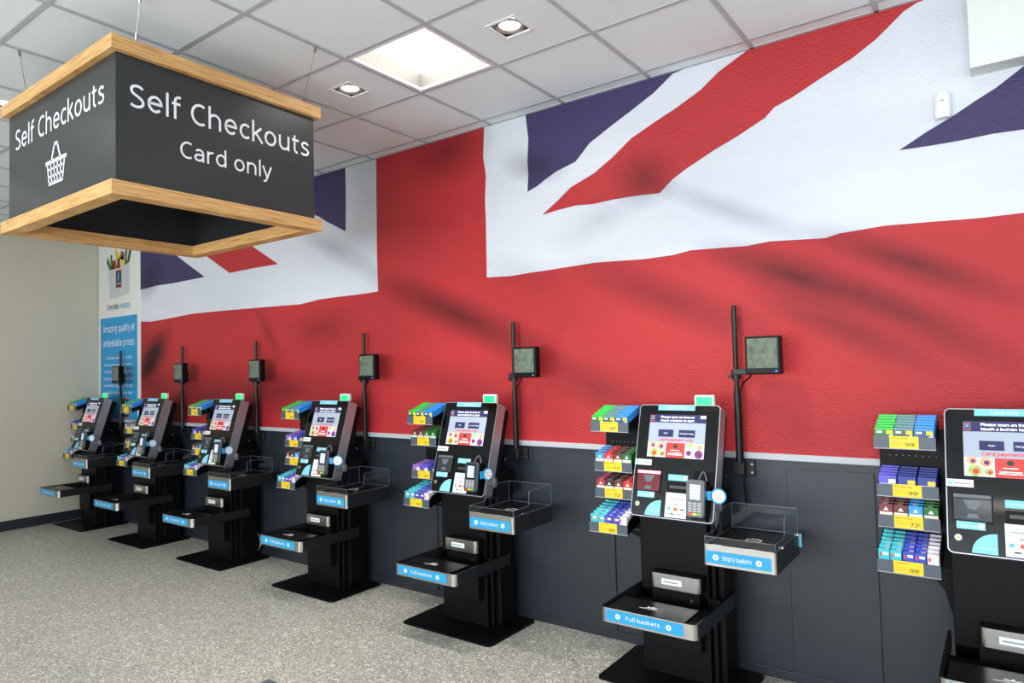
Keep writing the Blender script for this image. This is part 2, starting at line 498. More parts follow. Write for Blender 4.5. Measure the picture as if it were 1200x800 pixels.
class MB:
    def __init__(s):
        s.v, s.f, s.m, s.sm, s.mats = [], [], [], [], []

    def mi(s, mt):
        if mt not in s.mats:
            s.mats.append(mt)
        return s.mats.index(mt)

    def add(s, vs, fs, mt, smooth=False):
        o = len(s.v)
        i = s.mi(mt)
        s.v += [tuple(p) for p in vs]
        for f in fs:
            s.f.append(tuple(k + o for k in f))
            s.m.append(i)
            s.sm.append(smooth)
        return s

    def poly(s, pts, mt):
        return s.add(pts, [tuple(range(len(pts)))], mt)

    def box(s, x0, x1, y0, y1, z0, z1, mt, bev=0, seg=2, M=None):
        bm = bmesh.new()
        bmesh.ops.create_cube(bm, size=1)
        for v in bm.verts:
            v.co = V((x0 + x1) / 2 + v.co.x * (x1 - x0), (y0 + y1) / 2 + v.co.y * (y1 - y0), (z0 + z1) / 2 + v.co.z * (z1 - z0))
        if bev:
            bmesh.ops.bevel(bm, geom=bm.edges[:], offset=bev, segments=seg, profile=0.5, affect='EDGES')
        if M is not None:
            bm.transform(M)
        bm.normal_update()
        bm.verts.index_update()
        s.add([v.co for v in bm.verts], [[v.index for v in f.verts] for f in bm.faces], mt)
        bm.free()
        return s

    def prism(s, pts, O, ex, ey, n, h0, h1, mt, matside=None):
        """closed prism over a 2D outline (counter clockwise seen along -n)"""
        k = len(pts)
        a = [O + ex * p[0] + ey * p[1] + n * h0 for p in pts]
        b = [O + ex * p[0] + ey * p[1] + n * h1 for p in pts]
        s.add(b, [tuple(range(k))], mt)
        s.add(a, [tuple(range(k - 1, -1, -1))], mt)
        s.add(a + b, [(i, (i + 1) % k, k + (i + 1) % k, k + i) for i in range(k)], matside or mt)
        return s

    def cyl(s, p0, p1, r, mt, n=14, r1=None, caps=True):
        p0, p1 = Vector(p0), Vector(p1)
        r1 = r if r1 is None else r1
        d = (p1 - p0).normalized()
        a = d.cross(Z if abs(d.z) < .9 else X).normalized()
        b = d.cross(a)
        A = [p0 + (a * math.cos(t) + b * math.sin(t)) * r for t in [2 * math.pi * i / n for i in range(n)]]
        B = [p1 + (a * math.cos(t) + b * math.sin(t)) * r1 for t in [2 * math.pi * i / n for i in range(n)]]
        s.add(A + B, [(i, (i + 1) % n, n + (i + 1) % n, n + i) for i in range(n)], mt, True)
        if caps:
            s.add(A, [tuple(range(n - 1, -1, -1))], mt)
            s.add(B, [tuple(range(n))], mt)
        return s

    def tube(s, path, r, mt, n=8):
        path = [Vector(p) for p in path]
        rings = []
        for i, p in enumerate(path):
            d = (path[min(i + 1, len(path) - 1)] - path[max(i - 1, 0)]).normalized()
            a = d.cross(V(0.3, 1, 0.2)).normalized()
            b = d.cross(a)
            rings.append([p + (a * math.cos(2 * math.pi * k / n) + b * math.sin(2 * math.pi * k / n)) * r for k in range(n)])
        vs = [q for rg in rings for q in rg]
        fs = [(i * n + k, i * n + (k + 1) % n, (i + 1) * n + (k + 1) % n, (i + 1) * n + k) for i in range(len(path) - 1) for k in range(n)]
        s.add(vs, fs, mt, True)
        s.add(rings[0], [tuple(range(n))], mt)
        s.add(rings[-1], [tuple(range(n - 1, -1, -1))], mt)
        return s

    def disc(s, O, ex, ey, r, mt, n=24, ry=None):
        ry = ry or r
        return s.poly([O + ex * r * math.cos(2 * math.pi * i / n) + ey * ry * math.sin(2 * math.pi * i / n) for i in range(n)], mt)

    def rect(s, O, ex, ey, x0, x1, y0, y1, mt):
        return s.poly([O + ex * x0 + ey * y0, O + ex * x1 + ey * y0, O + ex * x1 + ey * y1, O + ex * x0 + ey * y1], mt)

    def text(s, t, O, ex, ey, cap, mt, width=None, align='C', heavy=1.0):
        vs, fs, w = text_geo(t, heavy)
        k = cap / 0.73
        kx = k if width is None else width / w
        off = {'C': -w / 2, 'L': 0, 'R': -w}[align]
        nn = ex.cross(ey) * min(.0004, max(.00012, cap * .006))
        return s.add([O + ex * ((x + off) * kx) + ey * (y * k) + nn * l for x, y, l in vs], fs, mt)

    def build(s, name, parent=None, off=(0, 0, 0), kind=None, loc=None):
        me = bpy.data.meshes.new(name)
        o = Vector(off)
        me.from_pydata([tuple(Vector(p) - o) for p in s.v], [], s.f)
        for mt in s.mats:
            me.materials.append(mt)
        me.polygons.foreach_set('material_index', s.m)
        me.polygons.foreach_set('use_smooth', s.sm)
        me.update()
        ob = bpy.data.objects.new(name, me)
        col.objects.link(ob)
        if parent is not None:
            ob.parent = parent
        if kind:
            ob['kind'] = kind
        if loc is not None:
            ob.location = loc
        return ob


def rrect(w, h, r, n=5, x0=0, y0=0):
    pts = []
    for cx, cy, a0 in ((w - r, h - r, 0), (r, h - r, 90), (r, r, 180), (w - r, r, 270)):
        for i in range(n + 1):
            a = math.radians(a0 + 90 * i / n)
            pts.append((x0 + cx + r * math.cos(a), y0 + cy + r * math.sin(a)))
    return pts


def tag(o, label, cat, group=None):
    o['label'] = label
    o['category'] = cat
    if group:
        o['group'] = group
    return o


def empty(name, loc, label, cat, group=None):
    o = bpy.data.objects.new(name, None)
    o.location = loc
    o.empty_display_size = 0.1
    col.objects.link(o)
    return tag(o, label, cat, group)


def copy_tree(o, parent=None):
    c = o.copy()
    col.objects.link(c)
    if parent is not None:
        c.parent = parent
    for ch in list(o.children):
        copy_tree(ch, c)
    return c


# ------------------------------------------------------------------ room shell
XL, XR, YF, ZC = -8.975, 5.4, -8.4, 3.36
b = MB(); b.box(XL - .2, XR, YF, .2, -.12, 0, FLOOR)
b.build('floor', kind='structure')

wall_back = MB().box(XL - .2, XR, 0.012, .2, 0, 3.62, plain_wall('back wall plaster', (225, 226, 228), .6, 60, .2)).build('wall_back', kind='structure')
MB().box(XL - .2, XL, YF, .012, 0, 3.62, LEFTWALL).build('wall_left', kind='structure')
# right and front walls with the shop windows (outside the picture)
wr = MB()
wm = plain_wall('grey painted wall', (92, 94, 97), .7, 60, .1)
wr.box(XR, XR + .15, -8.4, .2, 0, .5, wm); wr.box(XR, XR + .15, -8.4, .2, 2.9, 3.62, wm)
wr.box(XR, XR + .15, -1.1, .2, .5, 2.9, wm); wr.box(XR, XR + .15, -8.4, -6.1, .5, 2.9, wm)
wr.build('wall_right', kind='structure')
wf = MB()
wf.box(XL, XR, YF - .15, YF, 0, .5, wm); wf.box(XL, XR, YF - .15, YF, 2.9, 3.62, wm)
wf.box(XL, -6.2, YF - .15, YF, .5, 2.9, wm); wf.box(3.2, XR, YF - .15, YF, .5, 2.9, wm)
wf.build('wall_front', kind='structure')

# black wainscot with raised boards
wain = MB().box(XL, XR, 0.0, 0.012, 0.05, 1.136, DARKWALL).build('wall_lower', kind='structure')
b = MB().box(-.205, .205, -.009, 0.0, .05, 1.097, DARKWALL, bev=.0015, seg=1)
proto = None
for i, cx in enumerate([-8.03, -6.58, -5.05, -3.62, -2.165, -.742, .70, 2.1]):
    if proto is None:
        proto = b.build('wall_panel', wain); o = proto
    else:
        o = proto.copy(); col.objects.link(o)
    o.location = (cx, 0, 0)
MB().box(XL, XR, -.014, .004, 1.136, 1.170, TRIMW, bev=.004).build('trim_1', kind='structure')
MB().box(XL, XR, -.012, .004, 0, .05, SKIRT, bev=.003).build('baseboard_back', kind='structure')
MB().box(XL, XL + .012, YF, -.002, 0, .11, SKIRT, bev=.003).build('baseboard_left', kind='structure')

# ceiling: void slab, tiles, grid
ceil = MB().box(XL - .2, XR, YF, .2, ZC + .26, ZC + .3, TILE).build('ceiling', kind='structure')
GX, GW = -2.2353, .109


def cell(i, j):  # cell between bar i and i+1, rows j and j+1
    return GX + .6 * i + .3, -(GW + .6 * j + .3)


PANELS = [(-1, 1)]
PANELS_OFF = [(-9, 1), (-5, 1), (3, 1), (-9, 5), (-5, 5), (-1, 5), (3, 5), (7, 5), (-5, 9), (-1, 9), (3, 9), (7, 9)]
DOWN = [(0, 1), (-2, 1), (1, 1), (-5, 3)]
tm = MB().box(-.289, .289, -.289, .289, 0, .015, TILE, bev=.002, seg=1)
tile_proto = None
hm = MB()  # downlight tile with a square hole
H = .083
for a in ((-.289, .289, -.289, -H), (-.289, .289, H, .289), (-.289, -H, -H, H), (H, .289, -H, H)):
    hm.box(*a, 0, .015, TILE)
hole_proto = None
for i in range(-11, 12):
    for j in range(0, 13):
        if (i, j) in PANELS or (i, j) in PANELS_OFF:
            continue
        cx, cy = cell(i, j)
        if (i, j) in DOWN:
            if hole_proto is None:
                hole_proto = o = hm.build('ceiling_tile', ceil)
            else:
                o = hole_proto.copy(); col.objects.link(o)
        elif tile_proto is None:
            tile_proto = o = tm.build('ceiling_tile', ceil)
        else:
            o = tile_proto.copy(); col.objects.link(o)
        o.location = (cx, cy, ZC + .001)
em = MB().box(-.289, .289, -GW + .012, -.002, 0, .012, TILE, bev=.002, seg=1)
ep = None
for i in range(-11, 12):
    if ep is None:
        ep = o = em.build('edge_tile', ceil)
    else:
        o = ep.copy(); col.objects.link(o)
    o.location = (cell(i, 0)[0], 0, ZC + .001)
bx = MB().box(-.011, .011, -7.95, -.002, -.004, .03, BARW).build('grid_bar', ceil)
bx.location = (GX - 6.6, 0, ZC)
for i in range(-10, 13):
    o = bx.copy(); col.objects.link(o); o.location = (GX + .6 * i, 0, ZC)
by = MB().box(XL, XR, -.011, .011, -.003, .03, BARW).build('grid_bar', ceil)
by.location = (0, -GW, ZC)
for j in range(1, 14):
    o = by.copy(); col.objects.link(o); o.location = (0, -GW - .6 * j, ZC)
MB().box(XL, XR, -.022, .004, ZC - .004, ZC + .01, BARW).build('trim_2', kind='structure')
MB().box(XL, XL + .022, YF, -.02, ZC - .004, ZC + .01, BARW).build('trim_3', kind='structure')

# ------------------------------------------------------------------ ceiling lights
DIFF = mat('glowing diffuser', (255, 252, 246), 0.6, emit=6.0, vary=0.0)
RECESS = mat('white lamp frame', (226, 226, 224), 0.5)
REFL = mat('grey reflector', (128, 127, 122), 0.5)
DARKREC = mat('black lamp recess', (8, 8, 8), 0.8)
LENS = mat('downlight lens', (255, 250, 238), 0.3, emit=14.0, vary=0.0)
RING = mat('satin lamp ring', (170, 165, 158), 0.3, metal=0.8)


def light_panel(i, j, label, group=None, proto=None):
    cx, cy = cell(i, j)
    if proto is not None:
        r = copy_tree(proto)
        r.location = (cx, cy, ZC)
        tag(r, label, 'ceiling light', group)
        return r
    r = empty('light_panel', (cx, cy, ZC), label, 'ceiling light', group)
    a, t, d = .286, .02, .11
    f = MB()
    for q in ((-a, a, -a, -a + t), (-a, a, a - t, a), (-a, -a + t, -a + t, a - t), (a - t, a, -a + t, a - t)):
        f.box(*q, -.003, .012, RECESS)
    f.build('frame', r)
    h = MB()
    for q in ((-a, a, -a, -a + .006), (-a, a, a - .006, a), (-a, -a + .006, -a, a), (a - .006, a, -a, a)):
        h.box(*q, .012, d, REFL)
    h.build('reflector', r)
    MB().box(-a, a, -a, a, d, d + .01, DIFF).build('diffuser', r)
    return r


p0 = light_panel(-1, 1, 'square recessed light panel glowing in the ceiling between two downlights')
for (i, j) in PANELS_OFF:
    r = copy_tree(p0, ceil)      # outside the picture: pieces of the ceiling
    r.location = (*cell(i, j), ZC)
    for key in ('label', 'category', 'group'):
        if key in r:
            del r[key]
    for c in list(r.children):
        c.parent = ceil
        c.location = (*cell(i, j), ZC)
    bpy.data.objects.remove(r)


def downlight(i, j, label, proto=None):
    cx, cy = cell(i, j)
    if proto is not None:
        r = copy_tree(proto)
        r.location = (cx, cy, ZC)
        tag(r, label, 'downlight')
    else:
        r = empty('downlight', (cx, cy, ZC), label, 'downlight')
        f = MB()
        H0, H1 = .075, .09
        for q in ((-H1, H1, -H1, -H0), (-H1, H1, H0, H1), (-H1, -H0, -H0, H0), (H0, H1, -H0, H0)):
            f.box(*q, -.003, .004, RECESS)
        f.build('frame', r)
        h = MB()
        for q in ((-H0, H0, -H0 - .004, -H0), (-H0, H0, H0, H0 + .004), (-H0 - .004, -H0, -H0, H0), (H0, H0 + .004, -H0, H0)):
            h.box(*q, .004, .09, DARKREC)
        h.box(-H0, H0, -H0, H0, .086, .09, DARKREC)
        h.build('housing', r)
        g = MB()
        n = 28
        def ring(rad, z): return [(rad * math.cos(2 * math.pi * k / n), rad * math.sin(2 * math.pi * k / n), z) for k in range(n)]
        rs = [ring(.070, .012), ring(.070, .002), ring(.058, .004), ring(.052, .018)]
        g.add(sum(rs, []), [(q * n + k, (q + 1) * n + k, (q + 1) * n + (k + 1) % n, q * n + (k + 1) % n) for q in range(3) for k in range(n)], RING, True)
        g.build('gimbal_ring', r)
        MB().cyl((0, 0, .03), (0, 0, .014), .053, LENS, 28).build('lens', r)
    ld = bpy.data.lights.new('downlight_beam', 'SPOT')
    ld.energy = 42
    ld.color = (1.0, .95, .88)
    ld.spot_size = math.radians(95)
    ld.spot_blend = 0.7
    ld.shadow_soft_size = 0.05
    lo = bpy.data.objects.new('downlight_beam', ld)
    lo.location = (0, 0, -.012)
    lo.parent = r
    col.objects.link(lo)
    return r


d0 = downlight(0, 1, 'recessed square downlight just right of the glowing light panel')
downlight(-2, 1, 'recessed square downlight just left of the glowing light panel, beside the hanging sign', d0)
downlight(1, 1, 'recessed downlight cut by the top edge of the picture, furthest right', d0)
downlight(-5, 3, 'bright downlight glaring at the left edge beside the hanging sign', d0)

# ------------------------------------------------------------------ flag mural
PW = dict(
    whiteR=[(-2.901, 3.607), (-2.899, 3.375), (-2.914, 3.147), (-2.893, 3.011), (-2.906, 2.849), (-2.903, 2.684), (-2.906, 2.293), (-2.698, 2.282), (-2.544, 2.288), (-2.361, 2.291), (-2.051, 2.301), (-1.707, 2.285), (-1.533, 2.287), (-1.421, 2.302), (-1.313, 2.297), (-1.108, 2.287), (-0.986, 2.296), (-0.712, 2.277), (-0.647, 2.292), (-0.583, 2.295), (-0.441, 2.302), (-0.249, 2.292), (-0.071, 2.282), (0.097, 2.281), (1.2, 2.29), (3.2, 2.29), (3.2, 3.607)],
    blueR=[(-2.542, 3.40), (-2.542, 3.354), (-2.524, 3.192), (-2.536, 3.038), (-2.532, 2.942), (-2.542, 2.835), (-2.459, 2.86), (-2.396, 2.892), (-2.305, 2.93), (-2.164, 2.963), (-2.059, 3.06), (-1.894, 3.139), (-1.767, 3.195), (-1.613, 3.268), (-1.495, 3.347), (-1.40, 3.40)],
    redR=[(-2.429, 2.66), (-2.313, 2.673), (-2.173, 2.681), (-2.039, 2.67), (-1.909, 2.675), (-1.754, 2.672), (-1.6, 2.662), (-1.517, 2.729), (-1.431, 2.775), (-1.266, 2.848), (-1.135, 2.897), (-0.984, 2.964), (-0.934, 3.009), (-0.839, 3.04), (-0.702, 3.101), (-0.549, 3.164), (-0.443, 3.226), (-0.381, 3.275), (-0.32, 3.324), (-0.265, 3.348), (-.16, 3.40), (-.98, 3.40), (-1.067, 3.356), (-1.224, 3.284), (-1.333, 3.208), (-1.474, 3.144), (-1.62, 3.089), (-1.772, 3.026), (-1.9, 2.938), (-2.033, 2.863), (-2.204, 2.805), (-2.311, 2.733)],
    blueR2=[(-0.367, 2.657), (-0.234, 2.651), (-0.108, 2.65), (-0.003, 2.654), (0.113, 2.648), (2.4, 2.65), (2.4, 3.40), (1.05, 3.40), (0.125, 2.929), (0.022, 2.859), (-0.048, 2.824), (-0.156, 2.765), (-0.25, 2.721)],
    whiteL=[(-4.003, 3.60), (-7.9, 3.60), (-7.9, 2.287), (-7.68, 2.27), (-7.397, 2.277), (-6.804, 2.3), (-6.208, 2.292), (-5.567, 2.277), (-4.994, 2.263), (-4.73, 2.285), (-4.52, 2.287), (-4.319, 2.286), (-4.164, 2.286), (-4.007, 2.291), (-4.013, 2.625), (-4.008, 3.011)],
    blueL=[(-4.375, 3.40), (-5.55, 3.40), (-4.728, 3.0), (-4.631, 2.944), (-4.382, 2.824), (-4.377, 3.072)],
    redL=[(-7.62, 3.40), (-6.703, 2.964), (-6.102, 2.653), (-5.714, 2.658), (-5.314, 2.654), (-5.789, 2.906), (-6.80, 3.40)],
    blueL2=[(-7.9, 2.647), (-7.534, 2.661), (-7.19, 2.654), (-6.554, 2.66), (-6.925, 2.849), (-7.322, 3.058), (-7.9, 3.37)],
)
mu = MB()
mu.box(-7.9, 3.2, 0.0, .010, 1.17, 3.36, F_RED)
LAY = dict(whiteR=.0012, whiteL=.0012, blueR=.0024, redR=.0024, blueR2=.0024, blueL=.0024, redL=.0024, blueL2=.0024)
for k, pts in PW.items():
    mt = F_WHITE if k.startswith('white') else F_BLUE if k.startswith('blue') else F_RED
    pts = [(x, min(z, 3.36)) for x, z in pts]
    c = sum((pts[i][0] * pts[(i + 1) % len(pts)][1] - pts[(i + 1) % len(pts)][0] * pts[i][1]) for i in range(len(pts)))
    if c < 0:
        pts = pts[::-1]
    mu.poly([V(x, -LAY[k], z) for x, z in pts], mt)
mural = mu.build('flag_mural')
tag(mural, 'huge red, white and navy union flag picture covering the back wall', 'mural')

# boxed duct and sensor high on the wall at the right
o = MB().box(-.069, 1.5, -.12, -.003, 2.932, ZC - .004, mat('cream boxing', (214, 220, 216), .6), bev=.003).build('boxed_duct')
tag(o, 'pale boxed duct on the flag wall at the top right corner', 'duct')
sn = empty('motion_sensor', (-.182, -.003, 2.762), 'small white curved motion sensor on the white part of the flag', 'sensor')
g = MB()
SENW = mat('sensor white plastic', (236, 238, 238), .35)
n = 14
pts = [(-.032, 0), (.032, 0)] + [(.034 * math.cos(a), -.052 * math.sin(a)) for a in [math.pi * k / n for k in range(n + 1)]][::1]
outl = [(.034 * math.cos(math.pi * k / n), .012 + .04 * math.sin(math.pi * k / n)) for k in range(n + 1)] + [(-.034, 0), (.034, 0)]
zs = [(0, .86), (.008, .97), (.02, 1), (.098, 1), (.112, .96), (.12, .82)]
vs, fs = [], []
k = len(outl)
for z, s_ in zs:
    vs += [V(x * s_, -y * s_, z) for x, y in outl]
for q in range(len(zs) - 1):
    fs += [(q * k + i, q * k + (i + 1) % k, (q + 1) * k + (i + 1) % k, (q + 1) * k + i) for i in range(k)]
g.add(vs, fs, SENW, True)
g.add(vs[:k], [tuple(range(k))], SENW); g.add(vs[-k:], [tuple(range(k - 1, -1, -1))], SENW)
g.build('body', sn)
MB().box(-.008, .008, -.0535, -.05, .072, .078, GREY).build('indicator', sn)

# ------------------------------------------------------------------ poster in the corner
po = empty('wall_poster', (-8.42, -.001, 1.17), 'tall white and blue advertising poster in the far left corner', 'poster')
OFFP = (-8.42, -.001, 1.17)
POSTW = mat('poster white', (226, 228, 222), .5)
POSTB = mat('poster blue', (40, 150, 208), .5)
px0, px1 = -8.955, -7.9
p = MB().box(px0, px1, -.004, .010, 1.172, ZC - .006, POSTW)
p.build('sheet', po, OFFP)
O = V(0, -.0052, 0)
p = MB().rect(O, X, Z, -8.90, -7.975, 1.172, 2.375, POSTB)
p.build('blue_block', po, OFFP)
O = V(0, -.006, 0)
CXP = -8.437
for q, (s_, x, z, cap, wd, mt_, al) in enumerate([('Amazing quality at', CXP, 2.20, .085, .80, WHITE, 'C'), ('unbeatable prices.', CXP, 2.03, .085, .80, WHITE, 'C'),
        ('We believe everyone should', CXP, 1.875, .035, .66, WHITE, 'C'), ('have access to fresh, healthy,', CXP, 1.793, .035, .70, WHITE, 'C'), ('affordable food and amazing', CXP, 1.711, .035, .70, WHITE, 'C'),
        ('quality products. We have been', CXP, 1.629, .035, .76, WHITE, 'C'), ('awarded by customers for what', CXP, 1.547, .035, .72, WHITE, 'C'), ('we do every single day.', CXP, 1.465, .035, .70, WHITE, 'C'),
        ('quality first', -8.66, 1.222, .022, .16, WHITE, 'C'), ('Everyday', -8.72, 2.47, .07, .30, INK, 'L'), ('Amazing.', -8.40, 2.47, .07, .27, BLUE, 'L')]):
    MB().text(s_, O + V(x, 0, z), X, Z, cap, mt_, width=wd, align=al).build('lettering', po, OFFP)
t = MB()  # grape-like crest
for q, (dx, dz) in enumerate([(0, .12), (-.022, .10), (.022, .10), (-.034, .075), (0, .075), (.034, .075), (-.024, .05), (.024, .05), (0, .03)]):
    t.disc(O + V(-8.66 + dx, -.0001 * q, 1.25 + dz), X, Z, .019, WHITE, 10)
t.build('crest', po, OFFP)
bg_ = MB()
BAG = mat('poster bag grey', (196, 200, 204), .5)
bg_.poly([O + V(x, 0, z) for x, z in [(-8.66, 2.61), (-8.50, 2.60), (-8.17, 2.635), (-8.155, 3.00), (-8.3, 2.965), (-8.45, 2.945), (-8.685, 2.955)]], BAG)
VG = [((-8.66, 2.95), (-8.60, 2.95), (-8.70, 3.11), (-8.735, 3.05), (86, 104, 44)), ((-8.62, 2.95), (-8.56, 2.95), (-8.60, 3.14), (-8.64, 3.12), (74, 110, 50)),
      ((-8.60, 2.95), (-8.48, 2.95), (-8.50, 3.06), (-8.58, 3.05), (140, 56, 40)), ((-8.49, 3.06), (-8.36, 3.05), (-8.42, 3.12), (-8.52, 3.21), (214, 186, 60)),
      ((-8.48, 2.95), (-8.38, 2.95), (-8.40, 3.07), (-8.46, 3.06), (128, 40, 34)), ((-8.36, 2.96), (-8.28, 2.965), (-8.29, 3.09), (-8.37, 3.07), (222, 206, 70)),
      ((-8.40, 3.06), (-8.30, 3.03), (-8.28, 3.12), (-8.36, 3.15), (150, 70, 40)), ((-8.28, 2.97), (-8.22, 2.98), (-8.21, 3.20), (-8.25, 3.20), (90, 96, 90)),
      ((-8.22, 2.98), (-8.155, 3.0), (-8.06, 3.27), (-8.12, 3.26), (56, 84, 48))]
for a_, b_, c_, d_, rgb in VG:
    bg_.poly([V(0, -.0066, 0) + V(q[0], 0, q[1]) for q in (a_, b_, c_, d_)], mat('produce %d %d %d' % rgb, rgb, .6, vary=.25, scale=40))
bg_.build('bag_picture', po, OFFP)


def shop_mark(mb, O, ex, ey, w, h, n, mats):
    """dark blue plaque with orange rim, pale letter A and the shop's name"""
    rim, navy, sky, wh = mats
    mb.rect(O, ex, ey, 0, w, 0, h, rim)
    mb.rect(O + n * .0006, ex, ey, w * .10, w * .90, h * .06, h * .94, navy)
    for k in range(3):
        x = w * (.24 + .12 * k)
        mb.poly([O + n * .0012 + ex * q[0] + ey * q[1] for q in ((x, h * .42), (x + w * .08, h * .42), (x + w * .24, h * .86), (x + w * .16, h * .86))], sky)
    mb.text('ALDI', O + n * .0012 + ex * (w / 2) + ey * (h * .17), ex, ey, h * .16, wh, width=w * .64)


MK = (mat('mark orange', (206, 96, 40), .5), mat('mark navy', (20, 30, 66), .5), mat('mark sky', (64, 170, 220), .5), WHITE)
g = MB()
shop_mark(g, V(-8.50, -.0066, 2.715), X, Z, .15, .215, -Y, MK)
g.build('shop_mark', po, OFFP)
g = MB()
shop_mark(g, V(-8.34, -.0066, 1.19), X, Z, .17, .23, -Y, MK)
g.build('shop_mark', po, OFFP)

# ------------------------------------------------------------------ hanging sign
SX0, SX1, SY0, SY1, SZ0, SZ1 = -4.44, -3.11, -2.376, -1.25, 2.46, 3.173
so = ((SX0 + SX1) / 2, (SY0 + SY1) / 2, SZ0)
sg = empty('hanging_sign', so, 'hanging square box sign with dark panels and oak frames', 'sign')
SIGN = plain_wall('charcoal laminate', (46, 48, 50), .30, 300, .05, .04)
SIGNIN = mat('sign inside black', (26, 27, 29), .6)


def ringframe(z0, z1, w):
    g = MB()
    # mitred bars, outer edge at the sign edge
    for (ax, ay, bx_, by_) in ((SX0, SY0, SX1, SY0), (SX1, SY0, SX1, SY1), (SX1, SY1, SX0, SY1), (SX0, SY1, SX0, SY0)):
        cx, cy = (SX0 + SX1) / 2, (SY0 + SY1) / 2
        def inn(x, y): return (x + (w if x < cx else -w), y + (w if y < cy else -w))
        a2, b2 = inn(ax, ay), inn(bx_, by_)
        q = [(ax, ay), (bx_, by_), b2, a2]
        lo = [V(x, y, z0) for x, y in q]; hi = [V(x, y, z1) for x, y in q]
        g.add(lo + hi, [(3, 2, 1, 0), (4, 5, 6, 7), (0, 1, 5, 4), (1, 2, 6, 5), (2, 3, 7, 6), (3, 0, 4, 7)], OAK)
    return g


ringframe(SZ0, SZ0 + .064, .075).build('lower_frame', sg, so)
ringframe(SZ1 - .064, SZ1, .06).build('upper_frame', sg, so)
IN = .03
zp0, zp1 = SZ0 + .05, SZ1 - .05
for nm, q in (('front_panel', (SX0 + IN, SX1 - IN, SY0 + IN, SY0 + IN + .006)), ('side_panel', (SX1 - IN - .006, SX1 - IN, SY0 + IN + .006, SY1 - IN)),
              ('rear_panel', (SX0 + IN, SX1 - IN - .006, SY1 - IN - .006, SY1 - IN)), ('side_panel', (SX0 + IN, SX0 + IN + .006, SY0 + IN + .006, SY1 - IN - .006))):
    g = MB()
    g.box(*q, zp0, zp1, SIGN)
    po_ = g.build(nm, sg, so)
    if nm == 'front_panel':
        O = V(0, SY0 + IN - .001, 0)
        t = MB()
        t.text('Self Checkouts', O + V(-3.782, 0, 2.905), X, Z, .110, WHITE, width=1.065)
        t.build('lettering', po_, so)
        k = MB()  # basket symbol
        O = V(-3.782, SY0 + IN - .001, 2.63)
        def bar(a_, b_, wd):
            a_, b_ = V(a_[0], 0, a_[1]), V(b_[0], 0, b_[1])
            d = (b_ - a_).normalized(); nn = V(-d.z, 0, d.x) * wd / 2
            k.poly([O + a_ - nn, O + b_ - nn, O + b_ + nn, O + a_ + nn], WHITE)
        bar((-.125, .118), (.125, .118), .020)
        bar((-.088, .008), (.088, .008), .016)
        for q in range(6):
            u = -1 + 2 * q / 5
            bar((u * .104, .115), (u * .081, .006), .012)
        for z in (.045, .082):
            h = .081 + (z - .006) / .109 * .023
            bar((-h, z), (h, z), .011)
        bar((-.055, .12), (-.016, .205), .014); bar((.055, .12), (.016, .205), .014); bar((-.022, .202), (.022, .202), .018)
        k.build('basket_symbol', po_, so)
    if nm == 'side_panel' and q[0] > -3.5 if nm == 'side_panel' else False:
        O = V(SX1 - IN + .001, 0, 0)
        t = MB()
        t.text('Self Checkouts', O + V(0, -1.799, 2.878), Y, Z, .107, WHITE, width=.972)
        t.build('lettering', po_, so)
        t = MB().text('Card only', O + V(0, -1.806, 2.70), Y, Z, .083, WHITE, width=.50)
        t.build('lettering', po_, so)
WIRE = mat('steel wire', (190, 190, 188), .3, metal=1.0)
for a_, b_ in (((-3.14, -1.35, SZ1), (-2.84, -1.49, ZC - .004)), ((-3.14, -2.26, SZ1), (-3.05, -2.28, ZC - .004)), ((-4.28, -2.30, SZ1), (-4.045, -2.42, ZC - .004)), ((-4.33, -1.35, SZ1), (-4.10, -1.45, ZC - .004))):
    a_, b_ = Vector(a_), Vector(b_)
    d = (b_ - a_).normalized()
    g = MB().cyl(a_, b_, .0016, WIRE, 6)
    g.cyl(a_, a_ + d * .045, .006, SCREW, 8)
    g.cyl(b_ - d * .03, b_, .007, SCREW, 8)
    g.build('hanging_wire', sg, so)

# ------------------------------------------------------------------ self checkout kiosk (local frame: x from base left, y = 0 at the wall)
KO = V(.3675, -.277, 0)
ROWY = [-.343, -.31, -.31, -.39]
ROWD = [.185, .15, .15, .23]
ROWZ = [1.288, 1.060, .914, .738]
ROWT = [18, 14, 10, 14]
TW, TX = .236, -.096
FORD = ['first', 'second', 'third', 'fourth', 'fifth', 'sixth', 'seventh', 'eighth']


def sticker_text(mb, O, ex, ey, n, w, h, label, arrow):
    mb.rect(O, ex, ey, 0, w, 0, h, BLUE)
    O2 = O + n * .0006
    mb.text(label, O2 + ex * (w * .49) + ey * (h * .34), ex, ey, h * .36, WHITE, width=w * .44)
    for cx in (.16, .82):
        mb.disc(O2 + ex * (w * cx) + ey * (h * .5), ex, ey, h * .24, WHITE, 16)
        O3 = O2 + n * .0006 + ex * (w * cx) + ey * (h * .5)
        s_ = arrow * h * .14
        mb.poly([O3 + ex * q[0] + ey * q[1] for q in ((-abs(s_) * .8, 0), (abs(s_) * .8, 0), (0, s_))][::1 if arrow > 0 else -1], BLUE)
        mb.rect(O3, ex, ey, -abs(s_) * .25, abs(s_) * .25, min(0, -s_), max(0, -s_), BLUE)


